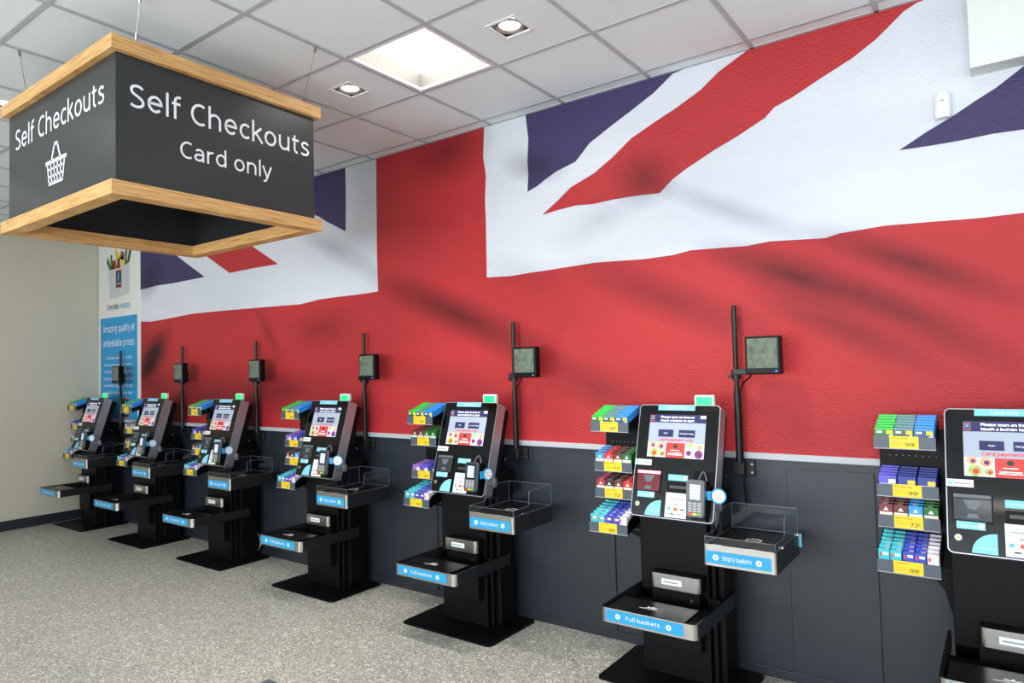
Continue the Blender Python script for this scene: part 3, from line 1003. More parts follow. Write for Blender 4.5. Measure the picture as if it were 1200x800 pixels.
def ubar(mb, x0, x1, yf, yb, z0, z1, th, r, mfront, mside, back_left=None):
    """front band wrapping round two rounded corners, with two side rails"""
    bl = yb if back_left is None else back_left
    outer, inner = [], []
    nseg = 6
    outer.append((x0, bl)); inner.append((x0 + th, bl))
    outer.append((x0, yf + r)); inner.append((x0 + th, yf + r))
    for k in range(1, nseg + 1):
        a = math.pi + math.pi / 2 * k / nseg
        outer.append((x0 + r + r * math.cos(a), yf + r + r * math.sin(a)))
        inner.append((x0 + r + (r - th) * math.cos(a), yf + r + (r - th) * math.sin(a)))
    for k in range(0, nseg + 1):
        a = math.pi * 1.5 + math.pi / 2 * k / nseg
        outer.append((x1 - r + r * math.cos(a), yf + r + r * math.sin(a)))
        inner.append((x1 - r + (r - th) * math.cos(a), yf + r + (r - th) * math.sin(a)))
    outer.append((x1, yb)); inner.append((x1 - th, yb))
    n = len(outer)
    for k in range(n - 1):
        side = k == 0 or k == n - 2
        mt = mside if side else mfront
        q = [V(*outer[k], z0), V(*outer[k + 1], z0), V(*inner[k + 1], z0), V(*inner[k], z0), V(*outer[k], z1), V(*outer[k + 1], z1), V(*inner[k + 1], z1), V(*inner[k], z1)]
        fs = [(3, 2, 1, 0), (0, 1, 5, 4), (2, 3, 7, 6)]
        if k == 0:
            fs.append((3, 0, 4, 7))
        if k == n - 2:
            fs.append((1, 2, 6, 5))
        mb.add(q, fs, mt)
        mb.add(q, [(4, 5, 6, 7)], BLACKP)


# head frame
HO = V(.167, -.233, 1.434)
HW, HL = .453, .6026
HD = V(0, -.2887, -.9574)
HN = V(0, -.9574, .2887)


def HP(u, v, h=0.0):
    return HO + X * (u * HW) + HD * (v * HL) + HN * h


def hrect(mb, u0, u1, v0, v1, h, mt):
    return mb.poly([HP(u0, v1, h), HP(u1, v1, h), HP(u1, v0, h), HP(u0, v0, h)], mt)


def hslab(mb, u0, u1, v0, v1, h0, h1, mt):
    return mb.prism([(0, 0), ((u1 - u0) * HW, 0), ((u1 - u0) * HW, (v1 - v0) * HL), (0, (v1 - v0) * HL)], HP(u0, v1), X, -HD, HN, h0, h1, mt)


def SP(s_, t_, h):  # screen coordinates
    return HP(.147 + .695 * s_, .09 + .385 * t_, h)


def srect(mb, s0, s1, t0, t1, h, mt):
    return mb.poly([SP(s0, t1, h), SP(s1, t1, h), SP(s1, t0, h), SP(s0, t0, h)], mt)


def make_kiosk():
    root = bpy.data.objects.new('self_checkout', None)
    col.objects.link(root)
    off = KO
    # base and column
    MB().prism(rrect(.735, .494, .03), V(0, -.524, 0), X, Y, Z, 0, .011, BLACK).build('base_plate', root, off)
    c = MB()
    c.box(.17, .545, -.30, -.085, .011, 1.00, BLACK, bev=.004)
    c.box(.552, .572, -.272, -.085, .011, 1.00, BLACK, bev=.003)
    c.box(.545, .552, -.25, -.09, .011, 1.00, BLACKP)
    c.box(.572, .605, -.235, -.075, .011, .98, BLACK, bev=.004)
    c.build('column', root, off)
    # service box with steel band
    s = MB().box(.255, .515, -.352, -.30, .178, .488, BLACK, bev=.004)
    so_ = s.build('cash_box', root, off)
    MB().cyl((.475, -.352, .44), (.475, -.358, .44), .008, SCREW, 12).build('lock', so_, off)
    s = MB()
    ubar(s, .262, .532, -.383, -.29, .489, .565, .003, .022, STEEL, BLACKP)
    s.box(.266, .528, -.375, -.30, .489, .566, BLACKP)
    sl = s.build('steel_band', root, off)
    O = V(.325, -.3845, .512)
    MB().rect(O, X, Z, 0, .11, 0, .03, WHITE).rect(O + V(0, -.0005, 0), X, Z, .01, .09, .011, .017, GREY).build('sticker', sl, off)
    # full basket tray
    t = MB()
    ubar(t, .138, .636, -.712, -.168, .389, .460, .012, .03, STEEL, RAIL)
    t.box(.17, .60, -.30, -.28, .395, .45, BLACK)
    tr_ = t.build('full_basket_tray', root, off)
    MB().box(.165, .57, -.698, -.50, .440, .455, mat('satin black plate', (12, 13, 15), .28), bev=.003).build('tray_plate', tr_, off)
    MB().box(.152, .622, -.698, -.30, .392, .402, BLACK).build('tray_floor', tr_, off)
    k = MB()
    sticker_text(k, V(.172, -.7128, .398), X, Z, -Y, .40, .055, 'Full baskets', 1)
    k.build('sticker', tr_, off)
    k = MB()
    O = V(.355, -.60, .4556)
    k.poly([O + V(*q, 0) for q in ((-.028, .0), (.03, 0), (.04, .018), (.018, .012), (.012, .03), (0, .012), (-.02, .022), (-.012, .008))], WHITE)
    k.rect(O, X, Y, -.05, .045, -.016, -.009, WHITE)
    k.build('basket_mark', tr_, off)
    # empty basket tray with acrylic guard
    t = MB()
    ubar(t, .622, .960, -.562, -.153, .700, .796, .012, .014, STEEL, RAIL)
    t.box(.600, .634, -.235, -.15, .700, .79, BLACK)
    et = t.build('empty_basket_tray', root, off)
    MB().box(.634, .948, -.548, -.155, .776, .790, BLACKP, bev=.003).build('tray_plate', et, off)
    MB().box(.634, .948, -.552, -.153, .700, .712, BLACK).build('tray_floor', et, off)
    MB().box(.634, .950, -.567, -.558, .7955, .8005, SCREW, bev=.0015).build('lip_strip', et, off)
    k = MB()
    sticker_text(k, V(.634, -.5628, .712), X, Z, -Y, .302, .058, 'Empty baskets', -1)
    k.build('sticker', et, off)
    k = MB()
    O = V(.80, -.36, .7907)
    for q in ((-.036, .036, -.022, -.016), (-.036, .036, .016, .022), (-.036, -.030, -.016, .016), (.030, .036, -.016, .016), (-.014, .014, .03, .034), (-.018, -.014, .022, .034), (.014, .018, .022, .034)):
        k.rect(O, X, Y, *q, WHITE)
    k.build('basket_mark', et, off)
    g = MB()
    xa, xb, yf_, yb_, z0, zl, zh = .628, .957, -.556, -.155, .798, .833, .923
    th = .004
    prof = [(yf_, z0), (yb_, z0), (yb_, zh)]
    st = []
    for q in range(0, 7):
        a = math.pi / 2 * q / 6
        st.append((-.375 - .022 * math.sin(a), zh - .022 + .022 * math.cos(a)))
    for q in range(0, 7):
        a = math.pi / 2 * q / 6
        st.append((-.397 - .022 + .022 * math.cos(a), zl + .022 - .022 * math.sin(a)))
    prof += st + [(yf_, zl)]
    for x in (xa, xb - th):
        g.prism([(p_[0], p_[1]) for p_ in prof], V(x, 0, 0), Y, Z, X, 0, th, ACRYL)
    g.box(xa + th, xb - th, yf_, yf_ + th, z0, zl, ACRYL)
    g.box(xa + th, xb - th, yb_ - th, yb_, z0, zh, ACRYL)
    ga = g.build('acrylic_guard', et, off)
    e = MB()
    r = .0016
    for x in (xa + th / 2, xb - th / 2):
        path = [V(x, yb_, zh)] + [V(x, p_[0], p_[1]) for p_ in st] + [V(x, yf_, zl)]
        e.tube(path, r, ACREDGE, 5)
        e.tube([V(x, yf_, zl), V(x, yf_, z0)], r, ACREDGE, 5)
        e.tube([V(x, yb_, zh), V(x, yb_, z0)], r, ACREDGE, 5)
        e.tube([V(x, yf_, z0), V(x, yb_, z0)], r, ACREDGE, 5)
    e.tube([V(xa, yf_, zl), V(xb, yf_, zl)], r, ACREDGE, 5)
    e.tube([V(xa, yb_, zh), V(xb, yb_, zh)], r, ACREDGE, 5)
    e.tube([V(xa, yb_, z0), V(xb, yb_, z0)], r, ACREDGE, 5)
    e.build('acrylic_edge', et, off)
    for q in (.69, .86):
        MB().box(q - .022, q + .022, -.566, -.552, .796, .802, SCREW, bev=.002).build('clip', et, off)
    for q in (-.47, -.19):
        MB().cyl((.96, q, .80), (.966, q, .80), .008, SCREW, 10).build('clip_screw', et, off)
    # head
    hd = MB().prism(rrect(HW, HL, .022, 6), HP(0, 1), X, -HD, HN, -.083, 0, SHELL).build('display_head', root, off)
    hb = MB().prism(rrect(HW - .03, HL - .03, .015, 3), HP(0, 1) + X * .015 - HD * .012, X, -HD, HN, -.145, -.083, BLACK)
    hb.box(.22, .55, -.33, -.10, .90, 1.05, BLACK)
    hb.build('rear_housing', root, off)
    fp = MB().prism(rrect(HW - .008, HL - .008, .019, 6), HP(0, 1) + X * .004 - HD * .004, X, -HD, HN, 0, .0016, GLOSS)
    fpo = fp.build('front_glass', root, off)
    h1, h2, h3, h4 = .0022, .0028, .0034, .004
    scn = MB()
    srect(scn, 0, 1, 0, 1, h1, S_BG)
    srect(scn, 0, 1, 0, .19, h2, S_NAVY)
    srect(scn, .905, .995, .02, .085, h3, S_WHITE)
    srect(scn, .01, .085, .03, .165, h3, S_ORANGE); srect(scn, .018, .077, .04, .155, h4, S_NAVY); srect(scn, .03, .065, .06, .12, h4 + .0005, S_LBLUE)
    scn.text('Please scan an item or', SP(.5, .085, h3), X, -HD, .0115, S_WHITE, width=.60 * .315, heavy=1.7)
    scn.text('touch a button to start', SP(.5, .165, h3), X, -HD, .0115, S_WHITE, width=.60 * .315, heavy=1.7)
    srect(scn, .175, .445, .355, .525, h2, S_NAVY); srect(scn, .54, .825, .355, .525, h2, S_NAVY)
    scn.text('Start', SP(.31, .455, h3), X, -HD, .0075, S_WHITE)
    scn.text('Using Own Bag', SP(.682, .455, h3), X, -HD, .0075, S_WHITE, width=.075)
    scn.text('Card payment only', SP(.5, .618, h2), X, -HD, .0145, S_REDTXT, width=.60 * .315, heavy=1.7)
    srect(scn, 0, .335, .66, 1, h2, S_LILAC); srect(scn, .335, .665, .66, 1, h3, S_RED); srect(scn, .675, 1, .66, 1, h2, S_LILAC)
    for (a_, b_, r_, mt) in ((.09, .72, .018, S_FOOD2), (.24, .74, .021, S_FOOD2), (.12, .90, .024, S_FOOD1), (.27, .91, .016, S_FOOD1)):
        scn.disc(SP(a_, b_, h3), X, HD, r_, mt, 14)
        scn.disc(SP(a_ + .01, b_ + .01, h4), X, HD, r_ * .5, S_PLUM if mt is S_FOOD2 else S_RED, 9)
    for (a_, b_, r_, mt) in ((.76, .70, .012, S_FOOD1), (.92, .74, .015, S_FOOD2), (.74, .88, .014, S_PLUM), (.91, .90, .022, S_PLUM)):
        scn.disc(SP(a_, b_, h3), X, HD, r_, mt, 12)
    scn.disc(SP(.5, .74, h4), X, HD, .013, S_GREEN, 14, ry=.011)
    srect(scn, .42, .58, .825, .84, h4, S_WHITE); srect(scn, .38, .62, .89, .905, h4, S_WHITE); srect(scn, .37, .63, .925, .94, h4, S_WHITE)
    scn.build('screen', fpo, off)
    k = MB(); hrect(k, .24, .70, 0.002, .052, h2, PALEBLUE)
    k.text('Card only', HP(.47, .040, h3), X, -HD, .0165, WHITE)
    k.build('title_sticker', fpo, off)
    k = MB(); hrect(k, .008, .215, .502, .553, h2, WHITE); hrect(k, .02, .05, .515, .54, h3, PALEBLUE); hrect(k, .06, .19, .525, .533, h3, GREY)
    k.build('notice_sticker', fpo, off)
    k = MB(); hrect(k, .075, .29, .785, .835, .0056, PALEBLUE); k.text('Please scan', HP(.165, .82, .0062), X, -HD, .009, WHITE, width=.055); k.disc(HP(.26, .81, .0062), X, HD, .011, WHITE, 12)
    k.build('scan_sticker', fpo, off)
    k = MB(); hrect(k, .44, .675, .62, .672, h2, PALEBLUE); k.text('Receipts', HP(.53, .655, h3), X, -HD, .009, WHITE, width=.05); k.disc(HP(.645, .646, h3), X, HD, .010, WHITE, 12)
    k.build('receipt_sticker', fpo, off)
    arc = [HP(.375, .985, h2)] + [HP(.375 - .19 * math.sin(a), .985 - .135 * math.cos(a), h2) for a in [math.pi / 2 * q / 10 for q in range(11)]]
    k = MB(); k.poly(arc, PALEBLUE)
    k.text('here to help', HP(.30, .955, h3), X, -HD, .007, WHITE, width=.052)
    k.build('corner_sticker', fpo, off)
    k = MB(); hrect(k, .43, .685, .775, .985, h2, WHITE)
    k.text('Pay by card', HP(.557, .81, h3), X, -HD, .008, GREY, width=.06)
    hrect(k, .47, .64, .825, .832, h3, GREY); hrect(k, .53, .59, .865, .875, h3, GREY)
    k.rect(HP(.455, .925, h3), X, -HD, 0, .016, 0, .016, S_LBLUE)
    k.disc(HP(.552, .913, h3), X, HD, .009, mat('card red', (222, 60, 40), .5), 12); k.disc(HP(.572, .914, h4), X, HD, .009, mat('card orange', (240, 150, 50), .5), 12)
    k.rect(HP(.61, .92, h3), X, -HD, 0, .022, 0, .007, NAVYINK)
    hrect(k, .49, .54, .95, .96, h3, INK); hrect(k, .56, .62, .95, .96, h3, GREY)
    k.build('payment_sticker', fpo, off)
    # scanner window
    k = MB()
    hslab(k, .045, .355, .595, .79, .0016, .005, BLACKP)
    sw = k.build('scanner', root, off)
    k = MB(); hrect(k, .058, .342, .632, .775, .0056, DARKGLASS)
    k.poly([HP(.13, .64, .006), HP(.27, .64, .006), HP(.23, .70, .006), HP(.17, .70, .006)][::-1], PRISM)
    k.poly([HP(.15, .76, .006), HP(.25, .76, .006), HP(.23, .73, .006), HP(.17, .73, .006)], PRISM)
    k.build('scanner_glass', sw, off)
    k = MB(); hslab(k, .058, .342, .602, .626, .005, .007, PRISM); k.build('scan_light', sw, off)
    k = MB().cyl(HP(.085, .895, .001), HP(.085, .895, .006), .0125, SCREW, 18); k.cyl(HP(.085, .895, .006), HP(.085, .895, .0075), .007, mat('brass', (190, 160, 90), .3, metal=1), 12)
    k.build('key_lock', root, off)
    # printer
    k = MB(); hslab(k, .44, .70, .69, .775, .0016, .006, BLACKP); hslab(k, .47, .69, .715, .74, .006, .010, SLOT); hslab(k, .455, .695, .75, .768, .006, .013, BLACKP)
    k.build('receipt_printer', root, off)
    # card terminal with its lit screen and keypad
    k = MB(); hslab(k, .745, .985, .575, .70, .0016, .004, BLACK); hslab(k, .78, .93, .66, .99, .0016, .03, BLACKP)
    ct = k.build('terminal_cradle', root, off)
    TT = Matrix.Rotation(math.radians(8), 3, 'X')
    TDn = (TT @ (-HD)).normalized(); TNn = X.cross(TDn).normalized()
    TO = HP(.725, .96, .030)
    tw, tl, tt = .092, .182, .022
    k = MB().prism(rrect(tw, tl, .014, 4), TO, X, TDn, TNn, 0, tt, TERMBODY, TERMEDGE).build('card_terminal', root, off)
    q = MB().rect(TO + TNn * (tt + .0006), X, TDn, .013, tw - .013, .078, .168, GLOSS)
    q.rect(TO + TNn * (tt + .0012), X, TDn, .020, tw - .020, .086, .158, TERMSCREEN)
    for a_ in range(3):
        for b_ in range(4):
            q.rect(TO + TNn * (tt + .0018), X, TDn, .027 + a_ * .016, .034 + a_ * .016, .094 + b_ * .016, .099 + b_ * .016, NAVYINK)
    q.build('terminal_screen', k, off)
    q = MB()
    for a_ in range(3):
        for b_ in range(4):
            x0, y0 = .012 + a_ * .0235, .024 + b_ * .0125
            q.prism(rrect(.020, .0095, .002, 2), TO + X * x0 + TDn * y0, X, TDn, TNn, tt, tt + .002, KEYGREY)
    for a_, mt in enumerate((KEYRED, KEYYEL, KEYGRN)):
        q.prism(rrect(.021, .010, .002, 2), TO + X * (.012 + a_ * .0235) + TDn * .009, X, TDn, TNn, tt, tt + .002, mt)
    q.build('keypad', k, off)
    cable = []
    P0 = TO + X * .06 + TDn * tl + TNn * .01
    for q_ in range(9):
        f = q_ / 8
        cable.append(P0 + X * (.03 * f) + HN * (-.03 * f) + (-HD) * (.045 * math.sin(math.pi * f)))
    MB().tube(cable, .003, mat('grey cable', (120, 120, 124), .4), 6).build('terminal_cable', root, off)
    # round tag on the right
    k = MB()
    k.box(-.03, .006, -.004, .004, -.022, .022, BLUE)
    rt = bpy.data.objects
    k.cyl((.03, -.004, 0), (.03, .004, 0), .038, BLUE, 28)
    lp = k.build('card_tag', root)
    q = MB(); q.disc(V(.03, -.0046, 0), X, Z, .031, WHITE, 24)
    q.text('Card only', V(.03, -.005, .006), X, Z, .008, GREY, width=.04); q.disc(V(.016, -.005, -.01), X, Z, .004, S_LBLUE, 8); q.disc(V(.028, -.005, -.01), X, Z, .004, S_RED, 8); q.disc(V(.042, -.005, -.01), X, Z, .004, S_ORANGE, 8)
    q.build('tag_face', lp)
    lp.location = HP(.985, .775, .022) - off
    # status light
    k = MB(); k.prism(rrect(.105, .06, .008, 3), V(.465, -.196, 1.425), X, Z, -Y, -.022, 0, LAMPFRAME)
    sl = k.build('status_light', root, off)
    MB().prism(rrect(.088, .043, .005, 3), V(.4735, -.1965, 1.433), X, Z, -Y, 0, .002, GREENLAMP).build('lamp', sl, off)
    k = MB().cyl((.605, -.16, 1.06), (.612, -.16, 1.06), .009, SCREW, 12).box(.602, .622, -.30, -.27, .90, .955, SHELL, bev=.003)
    k.build('side_fitting', root, off)
    # product rack
    k = MB().box(-.10, .165, -.155, -.147, .72, 1.335, BLACK)
    # curved arm under the rack
    arm = [(.17, .50), (.17, .70), (-.06, .72), (-.06, .70), (.04, .695), (.10, .67), (.135, .62), (.15, .55)]
    k.prism([(x, z) for x, z in arm][::-1], V(0, -.152, 0), X, Z, -Y, -.006, 0, BLACK)
    for zz in (1.10, 1.21):
        for q in range(8):
            k.box(-.06 + q * .026, -.055 + q * .026, -.1556, -.155, zz, zz + .004, GREY)
    k.box(.02, .17, -.162, -.15, .76, .82, BLACK)
    k.build('rack_panel', root, off)
    for r_ in range(4):
        y0, d, z0, ang = ROWY[r_], ROWD[r_], ROWZ[r_], math.radians(ROWT[r_])
        k = MB()
        fh = .052
        k.box(TX, TX + TW, y0, y0 + .004, z0, z0 + fh, SLATE, bev=.001, seg=1)
        k.box(TX, TX + TW, y0 - .002, y0 + .006, z0 - .003, z0 + .001, SLATEEDGE)
        zb = z0 + d * math.tan(ang)
        sh = .075 if r_ == 3 else .052
        for x in (TX, TX + TW - .003):
            k.prism([(y0 + .004, z0), (y0 + d, zb), (y0 + d, zb + sh * (1.15 if r_ == 3 else .9)), (y0 + .03, z0 + sh), (y0 + .004, z0 + fh * .96)], V(x, 0, 0), Y, Z, X, 0, .003, BLACKP)
        k.add([V(TX, y0 + .004, z0), V(TX + TW, y0 + .004, z0), V(TX + TW, y0 + d, zb), V(TX, y0 + d, zb), V(TX, y0 + .004, z0 + .004), V(TX + TW, y0 + .004, z0 + .004), V(TX + TW, y0 + d, zb + .004), V(TX, y0 + d, zb + .004)],
              [(3, 2, 1, 0), (4, 5, 6, 7), (0, 1, 5, 4), (1, 2, 6, 5), (2, 3, 7, 6), (3, 0, 4, 7)], BLACKP)
        k.build('rack_tray', root, off)
    return root


def ticket(parent, r_, zoff, price, title, tx):
    y0, z0 = ROWY[r_], ROWZ[r_] + zoff
    k = MB()
    w, h = .110, .056
    O = V(tx, y0 - .0012, z0 - .002)
    k.box(tx, tx + w, y0 - .001, y0, z0 - .002, z0 - .002 + h, YELLOW)
    k.text(title, O + V(.006, -.0005, h - .0125), X, Z, .0062, INK, width=.066 if len(title) > 14 else .05, align='L')
    for q in range(4):
        k.rect(O + V(0, -.0004, 0), X, Z, .006, .03 + .014 * ((q * 7) % 3), .034 - .006 * q - .0015, .034 - .006 * q, mat('ticket small print', (176, 146, 30), .5))
    k.text(price, O + V(.092, -.0005, .012), X, Z, .0165, INK, width=.032, align='R')
    k.text('p', O + V(.094, -.0005, .021), X, Z, .008, INK, align='L')
    return k


ROWTXT = {99: ('99', 'Extra Chewing Gum'), 72: ('72', 'Sugar Free Strips'), 98: ('98', 'Confectionery')}

# ---- products
SKU = {}


def sku(kind, name, rgb, w, h, d):
    """one carton with its printed front and top; origin at the bottom front edge centre, standing on z=0, depth along +y"""
    key = (kind, name)
    if key in SKU:
        return SKU[key]
    body = mat('carton ' + name, rgb, .35, vary=.06)
    k = MB()
    k.box(-w / 2, w / 2, 0, d, 0, h, body, bev=.0012, seg=1)
    O = V(-w / 2, -.0006, 0)
    T = V(-w / 2, 0, h + .0006)
    if kind == 'gum':
        dk = mat('carton dark ' + name, tuple(int(c * .55) for c in rgb), .35)
        k.rect(O, X, Z, w * .03, w * .97, h * .3, h * .86, dk)
        O2 = O + V(0, -.0004, 0)
        k.rect(O2, X, Z, w * .62, w * .95, h * .62, h * .84, YELLOW)
        k.poly([O2 + V(x * w, 0, z * h) for x, z in ((.6, .45), (.95, .45), (.95, .62))], WHITE)
        k.rect(O2, X, Z, w * .1, w * .4, h * .68, h * .8, WHITE)
        k.rect(T, X, Y, w * .1, w * .9, d * .80, d * .95, mat('carton pale ' + name, tuple(min(255, int(c * 1.1 + 26)) for c in rgb), .3))
    elif kind == 'carton':
        k.rect(O, X, Z, w * .03, w * .97, 0, h * .60, CREAM)
        O2 = O + V(0, -.0004, 0)
        k.poly([O2 + V(x * w, 0, z * h) for x, z in ((.3, .68), (.7, .68), (.5, .86))], WHITE)
        k.rect(T, X, Y, w * .30, w * .62, 0, d, WHITE)
        k.rect(T, X, Y, w * .68, w * .9, 0, d, INK)
    elif kind == 'pack':
        k.rect(O, X, Z, w * .55, w * .95, h * .55, h * .78, YELLOW if 'navy' in name else WHITE)
        k.rect(O, X, Z, w * .08, w * .9, h * .48, h * .53, WHITE)
        k.rect(T, X, Y, w * .06, w * .94, d * .86, d * .97, mat('carton pale ' + name, tuple(min(255, int(c * 1.1 + 26)) for c in rgb), .3))
    else:
        k.rect(O, X, Z, w * .10, w * .28, h * .62, h * .82, mat('card red', (222, 60, 40), .5))
        k.rect(O, X, Z, w * .42, w * .9, h * .70, h * .84, WHITE)
        k.rect(T, X, Y, w * .55, w * .95, d * .15, d * .9, mat('pale pink print', (226, 206, 226), .45))
    ob = k.build({'gum': 'gum_box', 'carton': 'sweets_carton', 'pack': 'gum_pack', 'mint': 'mint_box'}[kind])
    SKU[key] = [ob, False]
    return SKU[key]


C = {'green': (40, 190, 64), 'teal': (96, 136, 140), 'sky blue': (40, 140, 226), 'turquoise': (60, 190, 200), 'royal blue': (52, 72, 186), 'white': (222, 216, 224),
     'violet': (92, 84, 196), 'navy': (36, 54, 142), 'crimson': (176, 30, 62), 'brown': (104, 42, 34), 'red': (214, 44, 40), 'black': (34, 30, 30), 'dark green': (24, 82, 58),
     'azure': (44, 150, 220), 'maroon': (120, 40, 52), 'grey': (150, 150, 158), 'lilac': (150, 110, 190)}
ROWNAME = ['top', 'second', 'third', 'bottom']
NOUN = {'gum': 'gum box', 'carton': 'sweets carton', 'pack': 'gum pack', 'mint': 'mint box'}


def fill_row(kx, kname, r_, zoff, kind, cols):
    dims = {'gum': (.0735, .073, .028, 6), 'pack': (.070, .077, .027, 5), 'carton': (.0545, .087, .034, 4), 'mint': (.0425, .079, .0345, 6)}[kind]
    w, h, d, n = dims
    nc = len(cols)
    pitch = (TW - .010) / nc
    ang = math.radians(ROWT[r_])
    y0, z0 = ROWY[r_], ROWZ[r_] + zoff
    colname = {3: ['left', 'middle', 'right'], 4: ['first', 'second', 'third', 'last'], 5: ['first', 'second', 'middle', 'fourth', 'last']}[nc]
    for ci, cn in enumerate(cols):
        ent = sku(kind, cn, C[cn], w, h, d)
        for q in range(n):
            s_ = .006 + q * (d + (.0014 if kind == 'mint' else .0008))
            x = kx + TX + .005 + pitch * (ci + .5)
            loc = V(x + random.uniform(-.0012, .0012), y0 + s_, z0 + .0048 + (s_ + d) * math.tan(ang))
            if not ent[1]:
                o = ent[0]; ent[1] = True
            else:
                o = ent[0].copy(); col.objects.link(o)
            o.location = loc
            o.rotation_euler = (0, 0, random.uniform(-.014, .014)) if kind == 'mint' else (0, 0, 0)
            tag(o, f'{FORD[q]} {cn} {NOUN[kind]} from the front, {colname[ci]} column, {ROWNAME[r_]} tray, {kname}', 'box', f'{NOUN[kind]}es in the {ROWNAME[r_]} tray of the {kname}')


X0 = {1: -8.866, 2: -7.519, 3: -6.1675, 4: -4.716, 5: -3.274, 6: -1.8215, 7: -.390}
KN = {7: 'rightmost kiosk', 6: 'second kiosk from right', 5: 'third kiosk from right', 4: 'middle kiosk', 3: 'third kiosk from left', 2: 'second kiosk from left', 1: 'leftmost kiosk'}
KLAB = {7: 'black self checkout kiosk cut by the right edge of the picture, nearest of all',
        6: 'black self checkout kiosk with red lit scanner and round blue tag, second from right',
        5: 'black self checkout kiosk with a bright reflection across its screen, third from right',
        4: 'black self checkout kiosk in the middle of the row, white cable loop beside it',
        3: 'black self checkout kiosk, third from the left end of the row',
        2: 'black self checkout kiosk, second from the left end of the row',
        1: 'black self checkout kiosk standing in the far left corner by the cream wall'}
# second-row height offset, row fillings and tag turn for each kiosk
B1, B2 = ['azure', 'red', 'brown', 'dark green'], ['crimson', 'black', 'brown', 'red']
A1, A2 = ['violet', 'navy', 'navy'], ['lilac', 'violet', 'navy']
ROWS = {7: (-.010, ('pack', A1, 99), ('carton', ['maroon', 'brown', 'azure', 'dark green'], 72), 25), 6: (.003, ('carton', B1, 72), ('carton', B2, 72), 12), 5: (.080, ('carton', ['brown', 'maroon', 'dark green', 'dark green'], 72), ('pack', A2, 99), 78),
        4: (.002, ('pack', A2, 99), ('carton', ['brown', 'black', 'azure', 'red'], 72), 40), 3: (.002, ('pack', A1, 99), ('carton', ['brown', 'black', 'azure', 'red'], 72), 80), 2: (.006, ('carton', ['grey', 'maroon', 'grey', 'grey'], 72), ('carton', ['brown', 'maroon', 'azure', 'red'], 72), 80), 1: (.006, ('pack', A1, 99), ('carton', B1, 72), 25)}

kproto = make_kiosk()
ticket_mesh = {}
kiosks = {}
for n in (7, 6, 5, 4, 3, 2, 1):
    r = kproto if n == 7 else copy_tree(kproto)
    kiosks[n] = r
for n in (7, 6, 5, 4, 3, 2, 1):
    r = kiosks[n]
    r.location = V(X0[n], 0, 0) + KO
    tag(r, KLAB[n], 'kiosk', 'self checkouts in a row along the wall')
    zo, (k2_, c2, p2), (k3_, c3, p3), turn = ROWS[n]
    trays = sorted([c for c in r.children if c.name.startswith('rack_tray')], key=lambda c: -sum(v.co.z for v in c.data.vertices) / len(c.data.vertices))
    trays[1].location.z = zo
    z1_ = -.024 if n == 7 else 0.0
    trays[0].location.z = z1_
    spec = [(99, 'gum', ['green', 'teal', 'sky blue'], z1_), (p2, k2_, c2, zo), (p3, k3_, c3, 0), (98, 'mint', ['turquoise', 'turquoise', 'royal blue', 'royal blue', 'white'], 0)]
    for q, (pr, kd, cs, z_) in enumerate(spec):
        key = (q, pr)
        if key not in ticket_mesh:
            ticket_mesh[key] = ticket(None, q, 0, *ROWTXT[pr], TX + .063).build('price_ticket', trays[q], KO)
        else:
            o = ticket_mesh[key].copy(); col.objects.link(o); o.parent = trays[q]
        fill_row(X0[n], KN[n], q, z_, kd, cs)
    for c in r.children:
        if c.name.startswith('card_tag'):
            c.rotation_euler = (0, 0, math.radians(turn))
        if c.name.startswith('scanner') and n == 6:
            for g_ in c.children:
                if g_.name.startswith('scan_light') or g_.name.startswith('scanner_glass'):
                    g_.data = g_.data.copy()
                    g_.data.materials[0] = REDLED if g_.name.startswith('scan_light') else REDGLASS
                    g_['label'] = 'scanner glowing red'
    if n == 6:
        et = [c for c in r.children if c.name.startswith('empty_basket_tray')][0]
        o = MB().box(.957, .972, -.158, -.150, .735, .80, PALEBLUE).build('end_label', et, KO)

# ------------------------------------------------------------------ monitor poles
POLEX = {1: -8.28, 2: -6.915, 3: -5.60, 4: -4.13, 5: -2.655, 6: -1.175}
MONL = {6: 'largest wall pole with a small black monitor, above the second kiosk from right', 5: 'black wall pole with small monitor, second from right among the poles',
        4: 'black wall pole with small monitor behind the middle kiosk', 3: 'black wall pole with small monitor, third from the left end',
        2: 'black wall pole with small monitor at the left edge of the flag', 1: 'black wall pole with small monitor in front of the blue poster'}
CCTV = mat('camera picture', (92, 102, 90), .45, emit=0.3, spec=.2, vary=.8, scale=34)
POLE = mat('pole black', (16, 17, 18), .45)
mp_ = None


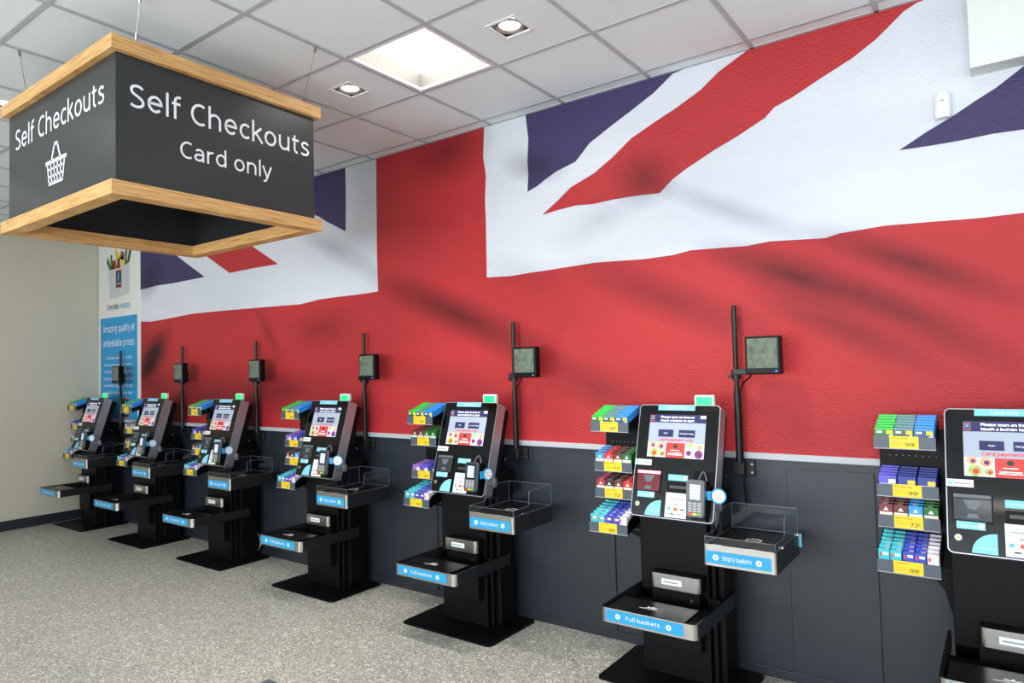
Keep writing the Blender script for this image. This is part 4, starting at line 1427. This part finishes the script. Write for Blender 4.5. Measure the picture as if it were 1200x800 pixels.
def make_pole():
    r = bpy.data.objects.new('monitor_pole', None); col.objects.link(r)
    yb = -.05
    g = MB().cyl((0, yb, 1.055), (0, yb, 1.50), .0165, POLE, 16).cyl((0, yb, 1.50), (0, yb, 1.965), .0135, POLE, 16)
    g.build('pole', r)
    b = MB().box(-.03, .07, -.02, -.001, 1.045, 1.13, POLE, bev=.003).box(-.03, .03, yb - .025, -.018, 1.055, 1.12, POLE, bev=.004)
    bo = b.build('wall_bracket', r)
    for x in (.012, .052):
        for z in (1.065, 1.108):
            MB().cyl((x + .006, -.02, z), (x + .006, -.024, z), .006, SCREW, 8).build('bolt', bo)
    c = MB().cyl((0, yb, 1.565), (0, yb, 1.615), .024, POLE, 16).box(0, .12, yb - .065, yb - .035, 1.59, 1.62, POLE, bev=.004).box(-.045, 0, yb - .01, yb + .01, 1.572, 1.588, POLE, bev=.003).box(.08, .19, yb - .09, yb - .03, 1.60, 1.70, POLE, bev=.006)
    c.build('clamp_arm', r)
    cb = [V(.10, yb - .05, 1.60), V(.085, yb - .04, 1.575), V(.045, yb - .02, 1.55), V(.02, yb - .01, 1.50), V(.02, yb, 1.3), V(.02, yb + .005, 1.0), V(.024, yb + .02, .88)]
    MB().tube(cb, .0045, BLACKP, 6).build('cable', r)
    x0, x1, z0, z1, yf = .092, .268, 1.592, 1.787, -.188
    mo = MB().box(x0, x1, yf, yf + .055, z0, z1, BLACKP, bev=.006).build('monitor', r)
    MB().rect(V(0, yf - .0006, 0), X, Z, x0 + .012, x1 - .014, z0 + .032, z1 - .012, CCTV).build('monitor_screen', mo)
    MB().cyl((x1 - .022, yf - .001, z0 + .015), (x1 - .022, yf + .001, z0 + .015), .004, mat('blue led', (90, 110, 255), .4, emit=3), 8).build('power_light', mo)
    return r


for n in (6, 5, 4, 3, 2, 1):
    if mp_ is None:
        mp_ = r = make_pole()
    else:
        r = copy_tree(mp_)
    r.location = (POLEX[n], 0, 0)
    tag(r, MONL[n], 'monitor', 'monitor poles behind the kiosks')

# ------------------------------------------------------------------ small things
cp = []
P = [(-5.722, -.04, .272), (-5.69, -.04, .262), (-5.655, -.04, .238), (-5.609, -.04, .194), (-5.576, -.04, .144), (-5.57, -.04, .098), (-5.605, -.04, .045), (-5.672, -.04, .022), (-5.74, -.04, .018)]
o = MB().tube([Vector(q) for q in P], .005, mat('white cable', (196, 200, 204), .45), 8).build('power_cable')
tag(o, 'thin white cable looping behind the tray of the middle kiosk', 'cable')
o = MB().box(-3.297, -3.0, -1.8, -1.5, .0, .006, mat('dark rubber', (88, 96, 106), .5), bev=.002).build('floor_plate')
tag(o, 'dark grey plate on the floor at the bottom edge of the picture', 'plate')
